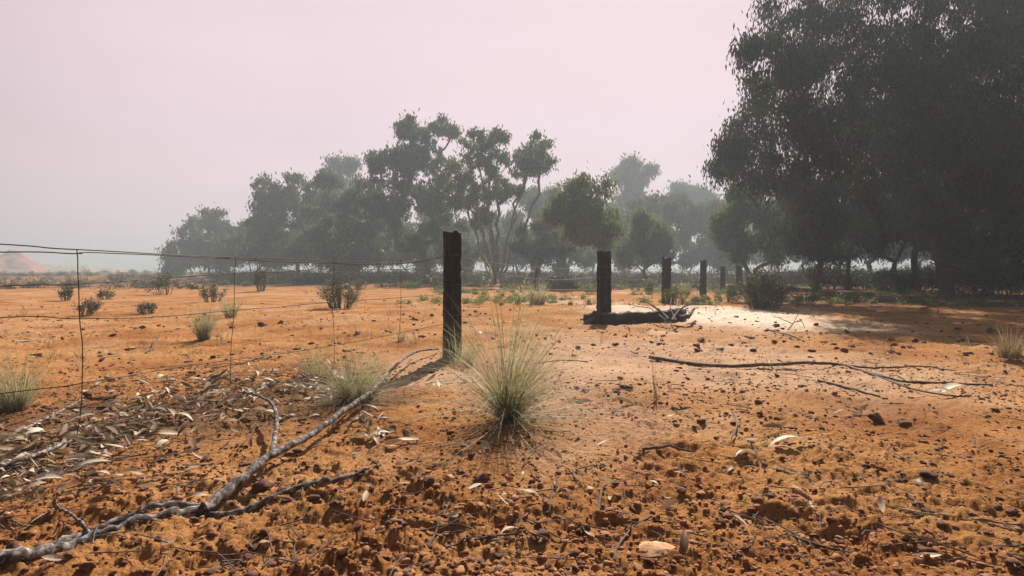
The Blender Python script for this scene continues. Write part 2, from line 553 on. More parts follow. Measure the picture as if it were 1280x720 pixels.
tree_px(622, 40, [(596, 180, 18), (618, 172, 15), (590, 205, 25), (620, 202, 22), (664, 186, 18), (676, 205, 13), (655, 212, 20), (612, 235, 26), (585, 250, 24), (640, 240, 15), (600, 272, 18), (574, 232, 18)], 6, fan=True, trunk_r=.26, low=.3, fill=False, dens=1.25, mat='leaf_mid', bark='bark_pale',
        label="many stemmed open gum tree with bare lower limbs behind the near post")
tree_px(668, 38, [(680, 290, 18), (655, 300, 16), (700, 305, 16), (670, 315, 14)], 7,
        label="low dark tree filling the gap between the open gum and the round tree")
tree_px(700, 70, [(690, 240, 16), (680, 260, 20), (700, 262, 18), (665, 250, 18), (690, 285, 22)], 8,
        label="pale hazy tree behind the open gum tree and left of the round one")
tree_px(753, 30, [(728, 232, 18), (712, 250, 22), (745, 248, 24), (702, 272, 20), (732, 270, 26), (760, 272, 20), (722, 292, 20), (755, 295, 18), (690, 268, 9), (728, 265, 36), (715, 285, 20), (748, 285, 22)], 9, fill=False, dens=1.7, mat='leaf_mid', stems=3, trunk_r=.13,
        label="round crowned dark green tree behind the post beside the log")
tree_px(812, 35, [(808, 278, 14), (822, 290, 15), (798, 296, 14), (786, 312, 13), (812, 310, 18), (832, 305, 11)], 10, mat='leaf_mid', stems=2, trunk_r=.11,
        label="small bushy green tree behind the third fence post")
tree_px(788, 92, [(790, 207, 12), (775, 218, 13), (797, 222, 14), (783, 238, 18), (800, 250, 18), (775, 262, 20)], 11,
        label="tall faint tree top rising highest over the centre right background")
tree_px(862, 96, [(848, 242, 12), (866, 240, 11), (882, 250, 14), (852, 258, 18), (875, 268, 20), (905, 258, 16)], 12,
        label="faint twin topped tree showing between the centre and the big tree")
tree_px(830, 60, [(800, 262, 16), (825, 258, 20), (850, 268, 20), (878, 262, 18), (790, 285, 18), (840, 290, 24), (872, 292, 24), (895, 275, 20), (855, 312, 20), (890, 312, 20), (820, 312, 16)], 13,
        label="wide hazy grey green tree filling the background behind the row of posts")
tree_px(946, 29, [(940, 248, 16), (918, 262, 17), (955, 262, 22), (905, 278, 17), (935, 282, 24), (968, 282, 24), (912, 298, 15), (945, 302, 18), (985, 265, 24), (975, 302, 18), (925, 240, 8)], 14, mat='leaf_mid', trunk_r=.13, stems=3,
        label="layered dark green tree behind the round shrub at the edge of the shade")

for i, (bx, d, lst, lb) in enumerate([
    (318, 64, [(318, 300, 20), (300, 318, 16), (335, 318, 20)], "low grey tree between the solitary left tree and its broad neighbour"),
    (385, 62, [(385, 305, 24), (365, 320, 18), (405, 320, 18)], "low bushy tree in front of the broad grey green tree"),
    (448, 56, [(448, 305, 24), (430, 322, 14), (470, 320, 18)], "low bushy tree under the dense grey green tree"),
    (505, 55, [(505, 305, 22), (488, 320, 16), (525, 318, 18)], "low tree filling the foot of the tallest gum"),
    (572, 50, [(572, 292, 22), (560, 312, 18), (592, 314, 14)], "low tree directly behind the near post"),
    (645, 58, [(645, 300, 22), (628, 318, 16), (662, 316, 18)], "misty low tree right behind the open gum's bare stems"),
    (702, 52, [(702, 300, 18), (690, 316, 14), (722, 318, 14)], "misty low tree behind the left half of the round tree"),
    (778, 55, [(778, 292, 20), (765, 312, 16), (795, 315, 14)], "misty low tree between the round tree and the small bushy one"),
    (902, 56, [(902, 300, 20), (885, 318, 14), (918, 316, 16)], "misty low tree behind the left half of the layered tree")]):
    tree_px(bx, d, lst, 60 + i, stems=2, trunk_r=.09, low=.2, label=lb)

# the big shading gum and its neighbours on the right, whose tall hidden lobes are added for ground shade
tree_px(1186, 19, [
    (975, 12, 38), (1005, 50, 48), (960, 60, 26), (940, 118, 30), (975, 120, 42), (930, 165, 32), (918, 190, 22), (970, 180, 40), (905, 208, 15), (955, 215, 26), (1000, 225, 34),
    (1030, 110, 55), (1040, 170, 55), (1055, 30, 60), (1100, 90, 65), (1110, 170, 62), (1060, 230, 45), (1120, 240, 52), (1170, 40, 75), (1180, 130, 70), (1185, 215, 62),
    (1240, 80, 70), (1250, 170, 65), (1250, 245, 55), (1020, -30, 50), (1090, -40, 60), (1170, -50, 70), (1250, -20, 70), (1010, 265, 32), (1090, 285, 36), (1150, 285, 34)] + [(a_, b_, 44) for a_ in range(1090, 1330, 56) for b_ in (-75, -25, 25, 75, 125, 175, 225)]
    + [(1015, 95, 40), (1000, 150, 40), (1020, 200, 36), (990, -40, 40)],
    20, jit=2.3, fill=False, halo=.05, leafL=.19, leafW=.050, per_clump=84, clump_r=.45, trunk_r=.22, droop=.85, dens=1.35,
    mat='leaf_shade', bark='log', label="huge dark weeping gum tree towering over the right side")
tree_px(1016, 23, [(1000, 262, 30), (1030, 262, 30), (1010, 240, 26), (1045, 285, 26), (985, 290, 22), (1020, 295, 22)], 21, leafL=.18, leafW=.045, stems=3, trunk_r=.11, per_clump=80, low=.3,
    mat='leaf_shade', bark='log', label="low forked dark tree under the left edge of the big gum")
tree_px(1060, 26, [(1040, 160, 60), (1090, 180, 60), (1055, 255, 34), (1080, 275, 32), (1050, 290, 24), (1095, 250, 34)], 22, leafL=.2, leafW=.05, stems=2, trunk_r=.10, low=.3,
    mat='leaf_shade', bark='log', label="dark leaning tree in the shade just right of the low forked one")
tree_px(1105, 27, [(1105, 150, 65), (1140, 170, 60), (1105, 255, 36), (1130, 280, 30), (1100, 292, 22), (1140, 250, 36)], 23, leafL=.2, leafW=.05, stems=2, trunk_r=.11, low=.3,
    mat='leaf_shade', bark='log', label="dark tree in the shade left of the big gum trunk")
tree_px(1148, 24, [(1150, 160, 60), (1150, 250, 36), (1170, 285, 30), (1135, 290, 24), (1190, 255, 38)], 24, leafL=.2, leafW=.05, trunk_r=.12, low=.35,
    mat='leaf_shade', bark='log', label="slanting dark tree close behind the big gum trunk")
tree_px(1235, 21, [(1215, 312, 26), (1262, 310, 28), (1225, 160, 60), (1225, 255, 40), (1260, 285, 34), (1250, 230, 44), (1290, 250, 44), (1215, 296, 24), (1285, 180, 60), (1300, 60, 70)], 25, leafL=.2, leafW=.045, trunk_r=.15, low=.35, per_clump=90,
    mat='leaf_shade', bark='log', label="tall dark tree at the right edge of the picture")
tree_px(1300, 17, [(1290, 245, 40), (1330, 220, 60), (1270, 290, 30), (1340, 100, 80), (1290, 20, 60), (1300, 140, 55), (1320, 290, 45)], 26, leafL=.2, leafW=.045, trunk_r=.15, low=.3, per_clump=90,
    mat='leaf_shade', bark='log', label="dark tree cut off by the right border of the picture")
# far background wood on the right, one tree copied
bg = tree_px(1090, 44, [(1080, 262, 30), (1105, 275, 30), (1065, 292, 24), (1090, 300, 26), (1125, 300, 22), (1060, 262, 22), (1125, 270, 26)], 30, stems=2, trunk_r=.16,
    group="hazy trees seen through the dark trunks on the right", label="hazy background tree seen between the dark trunks on the right")
for i, (px, d, rz, sc) in enumerate([(1010, 50, 1.1, .9), (1150, 48, 2.2, 1.05), (1215, 42, 3.0, 1.0), (1260, 50, 4.1, 1.1), (1045, 62, 5.2, 1.1), (1180, 64, .6, 1.2)]):
    c = copy_tree(bg); x = (px - 640) / FPX * d
    c.location = (x, d, gh(x, d)); c.rotation_euler.z = rz; c.scale = (sc, sc, sc)
bg2 = tree_px(560, 78, [(545, 275, 20), (570, 285, 20), (555, 300, 20), (585, 305, 16), (535, 305, 16)], 31, stems=2, trunk_r=.16,
    group="faint low trees standing behind the tree line", label="faint low tree in the mist behind the tree line")
for i, (px, d, rz, sc) in enumerate([(345, 84, 2.0, .9), (400, 76, 1.1, .9), (470, 88, 2.2, 1.0), (520, 74, 3.0, .9), (610, 86, 4.1, 1.0), (650, 72, 5.2, .9), (740, 74, .6, .9), (775, 86, 1.6, 1.0), (930, 78, 2.6, 1.0), (975, 90, 3.9, 1.2)]):
    c = copy_tree(bg2); x = (px - 640) / FPX * d
    c.location = (x, d, gh(x, d)); c.rotation_euler.z = rz; c.scale = (sc, sc, sc)


# ------------------------------------------------------------------ shrubs and grasses
def shrub(px, base_py, w_px, h_px, seed, label, mat='leaf_bush', n=1800, leafL=None, open_=.0, name="shrub", group=None, tilt=0, nst=16):
    rg = np.random.default_rng(seed)
    x, y = G(px, base_py); z = gh(x, y)
    W = w_px / FPX * y * .5; H = h_px / FPX * y
    leafL = leafL or max(.035, y * .0032)
    root = empty(name, (x, y, z))
    st = MB(); cr = MB(); C = []
    for i in range(nst):
        a = rg.uniform(0, 6.28); sp = rg.uniform(.05, 1) ** .6
        end = np.array([math.cos(a) * W * sp + tilt * H, math.sin(a) * W * sp, H * (1 - .45 * sp ** 2) * rg.uniform(.75, 1.05)])
        t = np.linspace(0, 1, 6)[:, None]
        p = np.array([end[0] * .6, end[1] * .6, 0]) + end * np.array([.55, .55, 1]) * t ** np.array([[.9, .9, 1.0]]) + rg.normal(size=(6, 3)) * .03 * H * t
        st.tube(p, np.linspace(.007, .002, 6) * (1 + H * .8), 4, cap=False)
        for k in range(3):
            j = rg.integers(2, 5); q = p[j] + np.array([rg.normal() * W * .35, rg.normal() * W * .35, rg.uniform(.05, .3) * H])
            st.tube(np.stack([p[j], (p[j] + q) / 2 + rg.normal(size=3) * .02 * H, q]), [.004, .003, .0015], 4, cap=False)
            m = int(n * (1 - open_) / nst / 4)
            u = rg.uniform(0, 1.05, (m, 1))
            C.append(p[j] + (q - p[j]) * u + rg.normal(size=(m, 3)) * np.array([W, W, H]) * .09)
        m = int(n / nst / 4)
        u = rg.uniform(.15 if not open_ else .5, 1.05, m)
        C.append(np.stack([np.interp(u, np.linspace(0, 1, 6), p[:, k]) for k in range(3)], 1) + rg.normal(size=(m, 3)) * np.array([W, W, H]) * .08)
    st.build("stem", M['twig'], root)
    C = np.concatenate(C); C[:, 2] = np.abs(C[:, 2])
    leaves(cr, C, leafL, leafL * .35, -.3, rg)
    cr.build("foliage", M[mat], root, smooth=False)
    tag(root, label, "shrub", group)
    return root


def blades(mb, n, H, spread, rg, w=.0032, lean=(0, 0), wild=.5, seg=6, base_r=.05, vlo=0, vhi=1, hexp=1.0):
    for i in range(n):
        a = rg.uniform(0, 6.28)
        b = np.array([math.cos(a), math.sin(a)]) * base_r * math.sqrt(rg.random())
        a2 = a + rg.normal() * .9
        L = H * rg.uniform(.45, 1.08) ** hexp
        out = abs(rg.normal(.6, .38)) * spread
        dirv = np.array([math.cos(a2), math.sin(a2)]) * out + np.array(lean) * rg.uniform(.5, 1.2)
        t = np.linspace(0, 1, seg)
        # a blade starts upright and bows over; length is kept
        cur = np.hypot(*dirv)
        th = cur * (.5 + 1.1 * t ** 1.3) * (1 + wild * rg.normal() * .3)
        th = np.minimum(th, 1.52)
        ds = L / (seg - 1)
        hr = np.concatenate([[0], np.cumsum(np.sin(th[1:]) * ds)]); zz = np.concatenate([[0], np.cumsum(np.cos(th[1:]) * ds)])
        u = dirv / (cur + 1e-9)
        bend = rg.normal() * .10 * L * t ** 2
        p = np.stack([b[0] + u[0] * hr - u[1] * bend, b[1] + u[1] * hr + u[0] * bend, zz], 1)
        p[:, 2] = np.maximum(p[:, 2], .004)
        fa = rg.uniform(0, 3.14); s = np.array([math.cos(fa), math.sin(fa), .1])
        ww = w * rg.uniform(.6, 1.25) * (1 - t ** 2 * .93)[:, None] * .5
        v = np.concatenate([p - s * ww, p + s * ww])
        f = [[k, k + 1, seg + k + 1, seg + k] for k in range(seg - 1)]
        mb.add(v, f, rg.uniform(vlo, vhi))


def tussock(px, base_py, h_px, spread, n, seed, label, w=.0032, lean=(0, 0), mat='grass', base_px=8, dead=.25, group=None, wild=.5, hexp=1.0):
    rg = np.random.default_rng(seed)
    x, y = G(px, base_py); z = gh(x, y)
    H = h_px / FPX * y
    root = empty("grass_tussock", (x, y, z))
    mb = MB(); blades(mb, n, H, spread, rg, w, lean, wild, base_r=base_px / FPX * y, hexp=hexp)
    mb.build("blades", M[mat], root, smooth=False)
    if dead == 0: return tag(root, label, "grass", group), H, rg
    db = MB(); blades(db, int(n * dead), H * .38, spread * .95, rg, w, lean, 1.3, base_r=base_px / FPX * y * 1.2)
    db.build("dead_blades", M['grass_dry'], root, smooth=False)
    tag(root, label, "grass", group)
    return root, H, rg


rgd = np.random.default_rng(77)
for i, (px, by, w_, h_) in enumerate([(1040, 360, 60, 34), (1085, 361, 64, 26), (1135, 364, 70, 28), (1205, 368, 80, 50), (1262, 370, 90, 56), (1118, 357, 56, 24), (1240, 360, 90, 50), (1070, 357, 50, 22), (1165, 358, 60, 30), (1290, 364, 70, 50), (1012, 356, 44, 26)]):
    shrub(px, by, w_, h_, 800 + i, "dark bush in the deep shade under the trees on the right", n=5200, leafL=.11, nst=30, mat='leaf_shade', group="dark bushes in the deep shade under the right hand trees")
main, H, rg = tussock(635, 528, 196, 1.75, 980, 50, "large pale green grass tussock in front of the near post", w=.0031, base_px=9, hexp=1.15, lean=(.28, .02), dead=.04)
stalk = MB()
for (tx, ty) in ((600, 322), (612, 330), (622, 345), (585, 395), (700, 420), (655, 350), (680, 385)):
    tip = AT(tx, ty, G(635, 528)[1] + rg.uniform(-.12, .15)) - np.array(main.location)
    t = np.linspace(0, 1, 9)[:, None]
    p = tip * np.concatenate([t ** 1.25, t ** 1.25, t ** .9], 1)
    stalk.tube(p, np.linspace(.0019, .0010, 9), 4, vary=.95)
    for k in range(26):
        q = p[8] * rg.uniform(.86, 1.0) + rg.normal(size=3) * .003
        leaves(stalk, q[None], .022, .005, .1, rg, np.array([.95]))
stalk.build("seed_stalk", M['grass'], main, smooth=False)
tussock(443, 503, 104, 1.9, 620, 51, "fine grey green tussock left of the large one beside the forked branch", w=.0032, base_px=16, lean=(.15, 0), dead=.5)
tussock(20, 514, 84, .95, 360, 52, "dry olive tussock at the left edge under the wires", w=.0036, base_px=12, dead=.3)
tussock(255, 422, 48, .6, 300, 53, "small upright olive tussock between the first two wire droppers", w=.0055, base_px=6, dead=.2)
tussock(288, 398, 34, .8, 160, 54, "thin pale tussock beside the second wire dropper", w=.007, base_px=6, dead=.2)
tussock(672, 381, 32, 1.0, 260, 55, "loose green tussock on the pale sand beyond the near post", w=.012, base_px=8, dead=.4)
tussock(502, 425, 30, 1.0, 60, 56, "wispy sparse tussock behind the forked branch tip", w=.0045, base_px=4, dead=.3)
tussock(575, 452, 58, 1.25, 220, 57, "straw grass growing round the foot of the near post", w=.0034, base_px=18, dead=.4)
tussock(395, 470, 55, 1.2, 150, 58, "wispy straw grass growing in the heap of fallen leaves", w=.003, base_px=14, dead=.4)
tussock(1262, 452, 46, 1.0, 240, 59, "dark wiry tussock at the right edge by the shade", w=.005, base_px=9, mat='grass_dry')
tussock(820, 505, 56, .35, 16, 60, "single thin weed stalks rising from the bare sand right of the large tussock", w=.004, base_px=3, mat='grass_dry', dead=0)

wm = MB(); rgw = np.random.default_rng(141)
for k in range(260):
    px, py = rgw.uniform(-60, 1340), 356 + 110 * rgw.random() ** 1.7
    if fbm(np.array([px * .012]), np.array([py * .05]), 2, 142)[0] < .47: continue
    x, y = G(px, py); z = gh(x, y)
    t = MB(); blades(t, rgw.integers(5, 22), rgw.uniform(.10, .26), 1.6, rgw, max(.003, y * .0008), base_r=.05, wild=1.0)
    wm.add(np.concatenate(t.v) + np.array([x, y, z]), np.concatenate(t.f), np.concatenate(t.a))
tag(wm.build("dry_grass", M['grass_dry'], smooth=False), kind="stuff", label="thin dry grass wisps scattered over the plain", cat="grass")
shrub(955, 388, 54, 52, 60, "round dense dark shrub in front of the layered tree", n=9000, leafL=.045, nst=60)
shrub(425, 386, 44, 40, 61, "dark shrub with green right side standing left of the near post", n=3600, nst=30)
shrub(327, 364, 17, 36, 62, "narrow upright dark shrub on the skyline left of the dark shrub", n=1500)
shrub(206, 368, 36, 30, 63, "wide twiggy shrub right of the first wire dropper on the skyline", n=1700, open_=.3)
shrub(265, 377, 28, 26, 64, "rounded dark shrub just left of the second wire dropper", n=1500)
shrub(100, 392, 26, 22, 65, "low dark shrub behind the first wire dropper", n=1500, tilt=.5)
shrub(132, 374, 22, 13, 66, "flat twiggy bush behind the low dark shrub", n=700)
shrub(83, 376, 16, 18, 67, "small dark shrub left of the first wire dropper", n=900)
shrub(186, 391, 28, 17, 68, "small low dark bush on open sand between the droppers", n=1100)
shrub(668, 362, 10, 30, 69, "thin dark upright bush halfway between the first two posts", n=700)
shrub(843, 384, 30, 26, 70, "low green bush growing out of the broken end of the log", n=1500, mat='leaf_mid')
shrub(812, 368, 18, 20, 71, "small green bush between the second and third post", n=900, mat='leaf_green')
shrub(910, 376, 34, 22, 72, "bright green low bush among the far posts", n=1600, mat='leaf_green')
shrub(878, 380, 24, 14, 73, "low green growth at the foot of the fourth post", n=900, mat='leaf_green')
shrub(1010, 382, 32, 18, 74, "low sunlit twiggy bush right of the round shrub", n=1200, open_=.3)
shrub(1058, 378, 26, 14, 75, "small dark bush on the shaded strip under the big gum", n=900)
shrub(510, 362, 26, 12, 76, "low olive bush on the skyline left of the near post", n=700, mat='leaf_mid')
shrub(548, 362, 18, 20, 77, "dark little bush touching the near post's left side", n=700)
shrub(745, 368, 34, 14, 78, "low green bush behind the post beside the log", n=1000, mat='leaf_green')
shrub(150, 352, 26, 16, 79, "grey bush on the far left skyline", n=700)
shrub(700, 362, 24, 14, 80, "little green bush left of the post beside the log", n=800, mat='leaf_green')
shrub(450, 362, 16, 16, 81, "tiny grey bush on the skyline right of the dark shrub", n=500)


# low scrub and ground cover nobody could count
def scrub(name, pts, seed, leafL, mat, hgt):
    rg = np.random.default_rng(seed)
    mb = MB(); C = []
    H = ground_h(pts[:, 0], pts[:, 1])
    for (x, y), z in zip(pts, H):
        h = hgt * rg.uniform(.4, 1.4); w = h * rg.uniform(.7, 1.6)
        m = rg.integers(60, 150)
        d = rg.normal(size=(m, 3)) * np.array([w, w, h]) * .38
        d[:, 2] = np.abs(d[:, 2]) * 1.1
        C.append(np.array([x, y, z]) + d)
    C = np.concatenate(C)
    s = np.clip(C[:, 1] / 30, .6, 2.2)
    n = len(C)
    leaves(mb, C, leafL, leafL * .3, -.4, rg)
    return mb.build(name, M[mat], smooth=False)


rg = np.random.default_rng(90)
pts = np.stack([rg.uniform(-75, 62, 1500), rg.uniform(24, 80, 1500)], 1)[:1050]
pts = pts[np.abs(pts[:, 0]) < pts[:, 1] * 1.1]
tag(scrub("scrub", pts, 91, .17, 'leaf_bush', .38), kind="stuff", label="low grey scrub scattered over the plain under the tree line", cat="scrub")
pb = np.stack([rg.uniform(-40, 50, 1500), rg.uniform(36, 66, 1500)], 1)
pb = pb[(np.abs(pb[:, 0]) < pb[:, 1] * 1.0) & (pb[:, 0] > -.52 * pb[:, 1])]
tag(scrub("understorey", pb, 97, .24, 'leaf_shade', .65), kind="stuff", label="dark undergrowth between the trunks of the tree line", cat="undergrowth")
pts = np.stack([rg.uniform(-3, 15, 800), rg.uniform(13.5, 32, 800)], 1)
pts = pts[fbm(pts[:, 0] * .3, pts[:, 1] * .3, 2, 95) > .5]
tag(scrub("ground_cover", pts, 92, .075, 'leaf_green', .17), kind="stuff", label="green ground cover growing behind the fence posts", cat="ground cover")
# distant bushes at the foot of the hills
pts = np.stack([rg.uniform(-160, 30, 700), rg.uniform(80, 150, 700)], 1)[:260]
tag(scrub("distant_scrub", pts, 93, .5, 'leaf_bush', .6), kind="stuff", label="hazy belt of scrub along the far horizon", cat="scrub")


# ------------------------------------------------------------------ the fence
fx, fy = G(565, 446)
fence = empty("wire_fence", (fx, fy, gh(fx, fy)))
fo = np.array(fence.location)
tag(fence, "old wire fence with dark timber posts running across the red sand", "fence")


def rough_post(x, y, w, d, h, seed, square=.5, lean=(0, 0), rz=0, notch=None, cleft=False, top_amp=.02):
    rg = np.random.default_rng(seed)
    ns, nl = 36, 44
    a = np.linspace(0, 2 * math.pi, ns, endpoint=False)
    e = 2 + square * 5
    sup = (np.abs(np.cos(a)) ** e + np.abs(np.sin(a)) ** e) ** (-1 / e)
    groove = np.array([rg.uniform(-1, 1) for _ in range(ns)]) * .085
    groove += .03 * np.sin(a * 3 + rg.uniform(0, 6))
    z = np.linspace(-.15, h, nl)
    v = []
    for i, zz in enumerate(z):
        t = zz / h
        k = 1 + groove * (.7 + .6 * vnoise(a * 2, np.full(ns, zz * 5.), seed)) + (vnoise(a * 1.5 + 7, np.full(ns, zz * 9.), seed + 3) - .5) * .12
        k = k * (1.06 - .08 * t)
        px_ = np.cos(a) * sup * w / 2 * k; py_ = np.sin(a) * sup * d / 2 * k
        if notch:
            for (nz, na, dep, hh) in notch:
                m = np.exp(-((zz - nz) / hh) ** 2) * np.clip(np.cos(a - na), 0, 1) ** 3 * dep
                px_ -= np.cos(a) * m; py_ -= np.sin(a) * m
        zt = np.full(ns, zz)
        if i == nl - 1:
            zt += (vnoise(a * 1.8, np.zeros(ns), seed + 9) - .5) * top_amp * 2
            if cleft: zt -= .06 * np.exp(-(np.cos(a) / .35) ** 2)
        c, s = math.cos(rz), math.sin(rz)
        v.append(np.stack([c * px_ - s * py_ + lean[0] * zz, s * px_ + c * py_ + lean[1] * zz, zt], 1))
    V = np.concatenate(v + [[[lean[0] * h, lean[1] * h, h - (.05 if cleft else .002)]]])
    i = np.arange(nl - 1)[:, None] * ns; j = np.arange(ns)[None]; k = (j + 1) % ns
    f = np.stack([i + j, i + k, i + ns + k, i + ns + j], -1).reshape(-1, 4)
    cap = np.array([[(nl - 1) * ns + q, (nl - 1) * ns + (q + 1) % ns, nl * ns, nl * ns] for q in range(ns)])
    mb = MB(); mb.add(V + np.array([x, y, gh(x, y)]) - fo, np.concatenate([f, cap]))
    o = mb.build("post", M['post'], fence, smooth=False)
    return o


def wp(px, py, d):          # a point of the wire
    return AT(px, py, d)


posts = []
p2x, p2y = (755 - 640) / FPX * 10.1, 10.1
posts.append((fx, fy, .165, .15, 1.225, 1, .9, (0.006, 0), .25, [(.93, 0, .02, .03), (.80, 0, .025, .03)], False))
posts.append((p2x, p2y, .215, .21, 1.22, 2, .35, (-.006, .01), .3, None, False))
spec = [(833, 15.0, .21, 1.20, True), (879, 18.6, .18, 1.14, False), (903.5, 23.5, .19, 1.09, False), (924, 28.3, .25, 1.10, False), (934.5, 33, .20, 1.0, False), (944, 39, .2, 1.0, False)]
for i, (px, d, w, h, cl) in enumerate(spec):
    posts.append(((px - 640) / FPX * d, d, w, w * .9, h, 3 + i, .3, (rng.normal() * .012, 0), rng.uniform(0, 3), None, cl))
for i, (x, y, w, d, h, sd, sq, ln, rz, nt_, cl) in enumerate(posts):
    o = rough_post(x, y, w, d, h, sd, sq, ln, rz, nt_, cl, .014 if (i == 0 or not cl) else .04)
    if i == 0: tag(o, "nearest post, square cut with notches on its right side")
    if i == 1: tag(o, "thick post with the fallen log at its foot")
    if i == 2: tag(o, "post with a split, forked top")
    # wire wrapped round the post
    if i < 3:
        for zz in ((.985, .70, .40) if i == 0 else (.93, .75)):
            a = np.linspace(0, 2 * math.pi * 1.9, 40)
            r = max(w, d) * .5 * (1.19 if sq > .6 else 1.06)
            q = np.stack([x + np.cos(a) * r * (1 if sq <= .6 else .98), y + np.sin(a) * r, gh(x, y) + zz + a * .0016], 1) - fo
            t = MB(); t.tube(q, .0022, 4); t.build("wire_tie", M['wire'], o)


def wire(pts, r=.0026, nm="wire"):
    pts = np.array(pts); n = len(pts)
    t = np.linspace(0, n - 1, (n - 1) * 10 + 1)
    # Catmull-Rom through the points
    P = np.concatenate([[2 * pts[0] - pts[1]], pts, [2 * pts[-1] - pts[-2]]])
    out = []
    for u in t:
        i = min(int(u), n - 2); f = u - i
        p0, p1, p2, p3 = P[i], P[i + 1], P[i + 2], P[i + 3]
        out.append(.5 * ((2 * p1) + (-p0 + p2) * f + (2 * p0 - 5 * p1 + 4 * p2 - p3) * f * f + (-p0 + 3 * p1 - 3 * p2 + p3) * f ** 3))
    out = np.array(out) - fo
    out += np.stack([vnoise(t * 2.3, t * 0 + k, 7 + k) - .5 for k in range(3)], 1) * .006
    mb = MB(); mb.tube(out, r, 5)
    return mb.build(nm, M['wire'], fence)


# depth of the left run of fence at each photo column (it bends towards the camera)
def dl(px): return float(np.interp(px, [-420, 0, 97, 292, 417, 500, 556], [2.2, 2.72, 2.85, 3.95, 4.75, 5.25, fy]))
for line in ([(-420, 278), (0, 305), (97, 312), (292, 322), (400, 326), (460, 328), (515, 328), (556, 320)],
             [(-420, 322), (0, 315), (97, 317), (120, 316), (292, 324), (400, 329), (500, 330), (556, 322)],
             [(-420, 372), (0, 357.5), (97, 355), (200, 348), (320, 341), (417, 337), (500, 337), (556, 336)],
             [(-420, 425), (0, 397), (97, 398), (200, 396), (320, 386), (417, 378), (556, 368)],
             [(-420, 540), (0, 492), (97, 480), (200, 463), (320, 446), (417, 432), (556, 405)]):
    wire([wp(a, b, dl(a)) for a, b in line], .0030 if line[0][1] < 330 else .0026)
fd = lambda px: float(np.interp(px, [576, 745, 833, 879, 903, 924, 944], [fy, p2y, 15, 18.6, 23.5, 28.3, 39]))
for line in ([(575, 321), (600, 327), (667, 334), (720, 336.5), (747, 334), (762, 332), (800, 336), (829, 337), (855, 339), (879, 338), (903, 338), (944, 338)],
             [(575, 334), (640, 345), (700, 350), (747, 347), (800, 350), (830, 348), (879, 347), (903, 346), (944, 343)],
             [(575, 362), (660, 362), (747, 362), (800, 360), (830, 358), (879, 355), (944, 349)]):
    wire([wp(a, b, fd(a)) for a, b in line], .0040)
# droppers: thin upright wires that hold the strands apart
for i, (px, y0, pts_) in enumerate([(97, 311, [(97, 311), (97.5, 345), (99, 398), (103, 440), (101, 500), (96, 552)]),
                    (293, 320, [(295, 321), (293, 345), (292, 390), (289, 430), (287, 489)]),
                    (417, 326, [(418, 326), (417, 350), (415, 380), (418, 430), (417, 455)]),
                    (500, 323, [(501, 323), (501, 360), (500, 400), (497, 438)])]):
    w = wire([wp(a, b, dl(px)) for a, b in pts_], .0025 if i == 0 else .0021, "dropper")
    if i == 0: tag(w, "nearest dropper, left end of the fence")
st = MB()
sx, sy = G(665, 383)
rp = np.random.default_rng(3)
st.tube(np.array([[sx, sy, -.05], [sx + .004, sy, .15], [sx, sy, .33]]), [.02, .019, .016], 6)
st.tube(np.array([[sx - .02, sy - .02, .27], [sx + .09, sy - .02, .26]]), [.012, .012], 4)
o = st.build("stake", M['stake'], smooth=False, loc=(sx, sy, gh(sx, sy)) if False else None)
o.location.z = gh(sx, sy)
tag(o, "short pale wooden stake with a stub crosspiece on the sand past the near post", "stake")


# ------------------------------------------------------------------ fallen wood
def cr(pts, sub=6):
    pts = np.array(pts, float); n = len(pts)
    P = np.concatenate([[2 * pts[0] - pts[1]], pts, [2 * pts[-1] - pts[-2]]])
    out = []
    for u in np.linspace(0, n - 1, (n - 1) * sub + 1):
        i = min(int(u), n - 2); f = u - i
        p0, p1, p2, p3 = P[i], P[i + 1], P[i + 2], P[i + 3]
        out.append(.5 * ((2 * p1) + (-p0 + p2) * f + (2 * p0 - 5 * p1 + 4 * p2 - p3) * f * f + (-p0 + 3 * p1 - 3 * p2 + p3) * f ** 3))
    return np.array(out)


def limb(mb, pix, r0, r1, seed, lift=0.0, sides=10, vary=None):
    """pix: (px,py) or (px,py,height above the ground) along a fallen limb"""
    rg = np.random.default_rng(seed)
    w = []
    for p in pix:
        hgt = p[2] if len(p) > 2 else 0
        x, y = G(p[0], p[1])
        if hgt:
            r = ray(p[0], p[1]); t = (CAMH - hgt) / -r[2]; x, y = r[0] * t, r[1] * t
        w.append([x, y, hgt])
    c = cr(w, 8)
    n = len(c)
    rad = np.linspace(r0, r1, n)
    g = ground_h(c[:, 0], c[:, 1])
    # a stiff limb rests on the high points
    gs = np.convolve(np.pad(g, 6, mode='edge'), np.ones(13) / 13, mode='valid')
    c[:, 2] += np.maximum(gs, g - rad * .6) + rad * .75 + lift
    c += rg.normal(size=c.shape) * rad[:, None] * .16
    rn = 1 + rg.normal(size=(n, sides)) * .07
    rad = rad * (1 + .05 * np.sin(np.arange(n) * 1.3 + seed) + rg.normal(size=n) * .04)
    mb.tube(c, rad, sides, rn=rn, vary=vary)
    return c


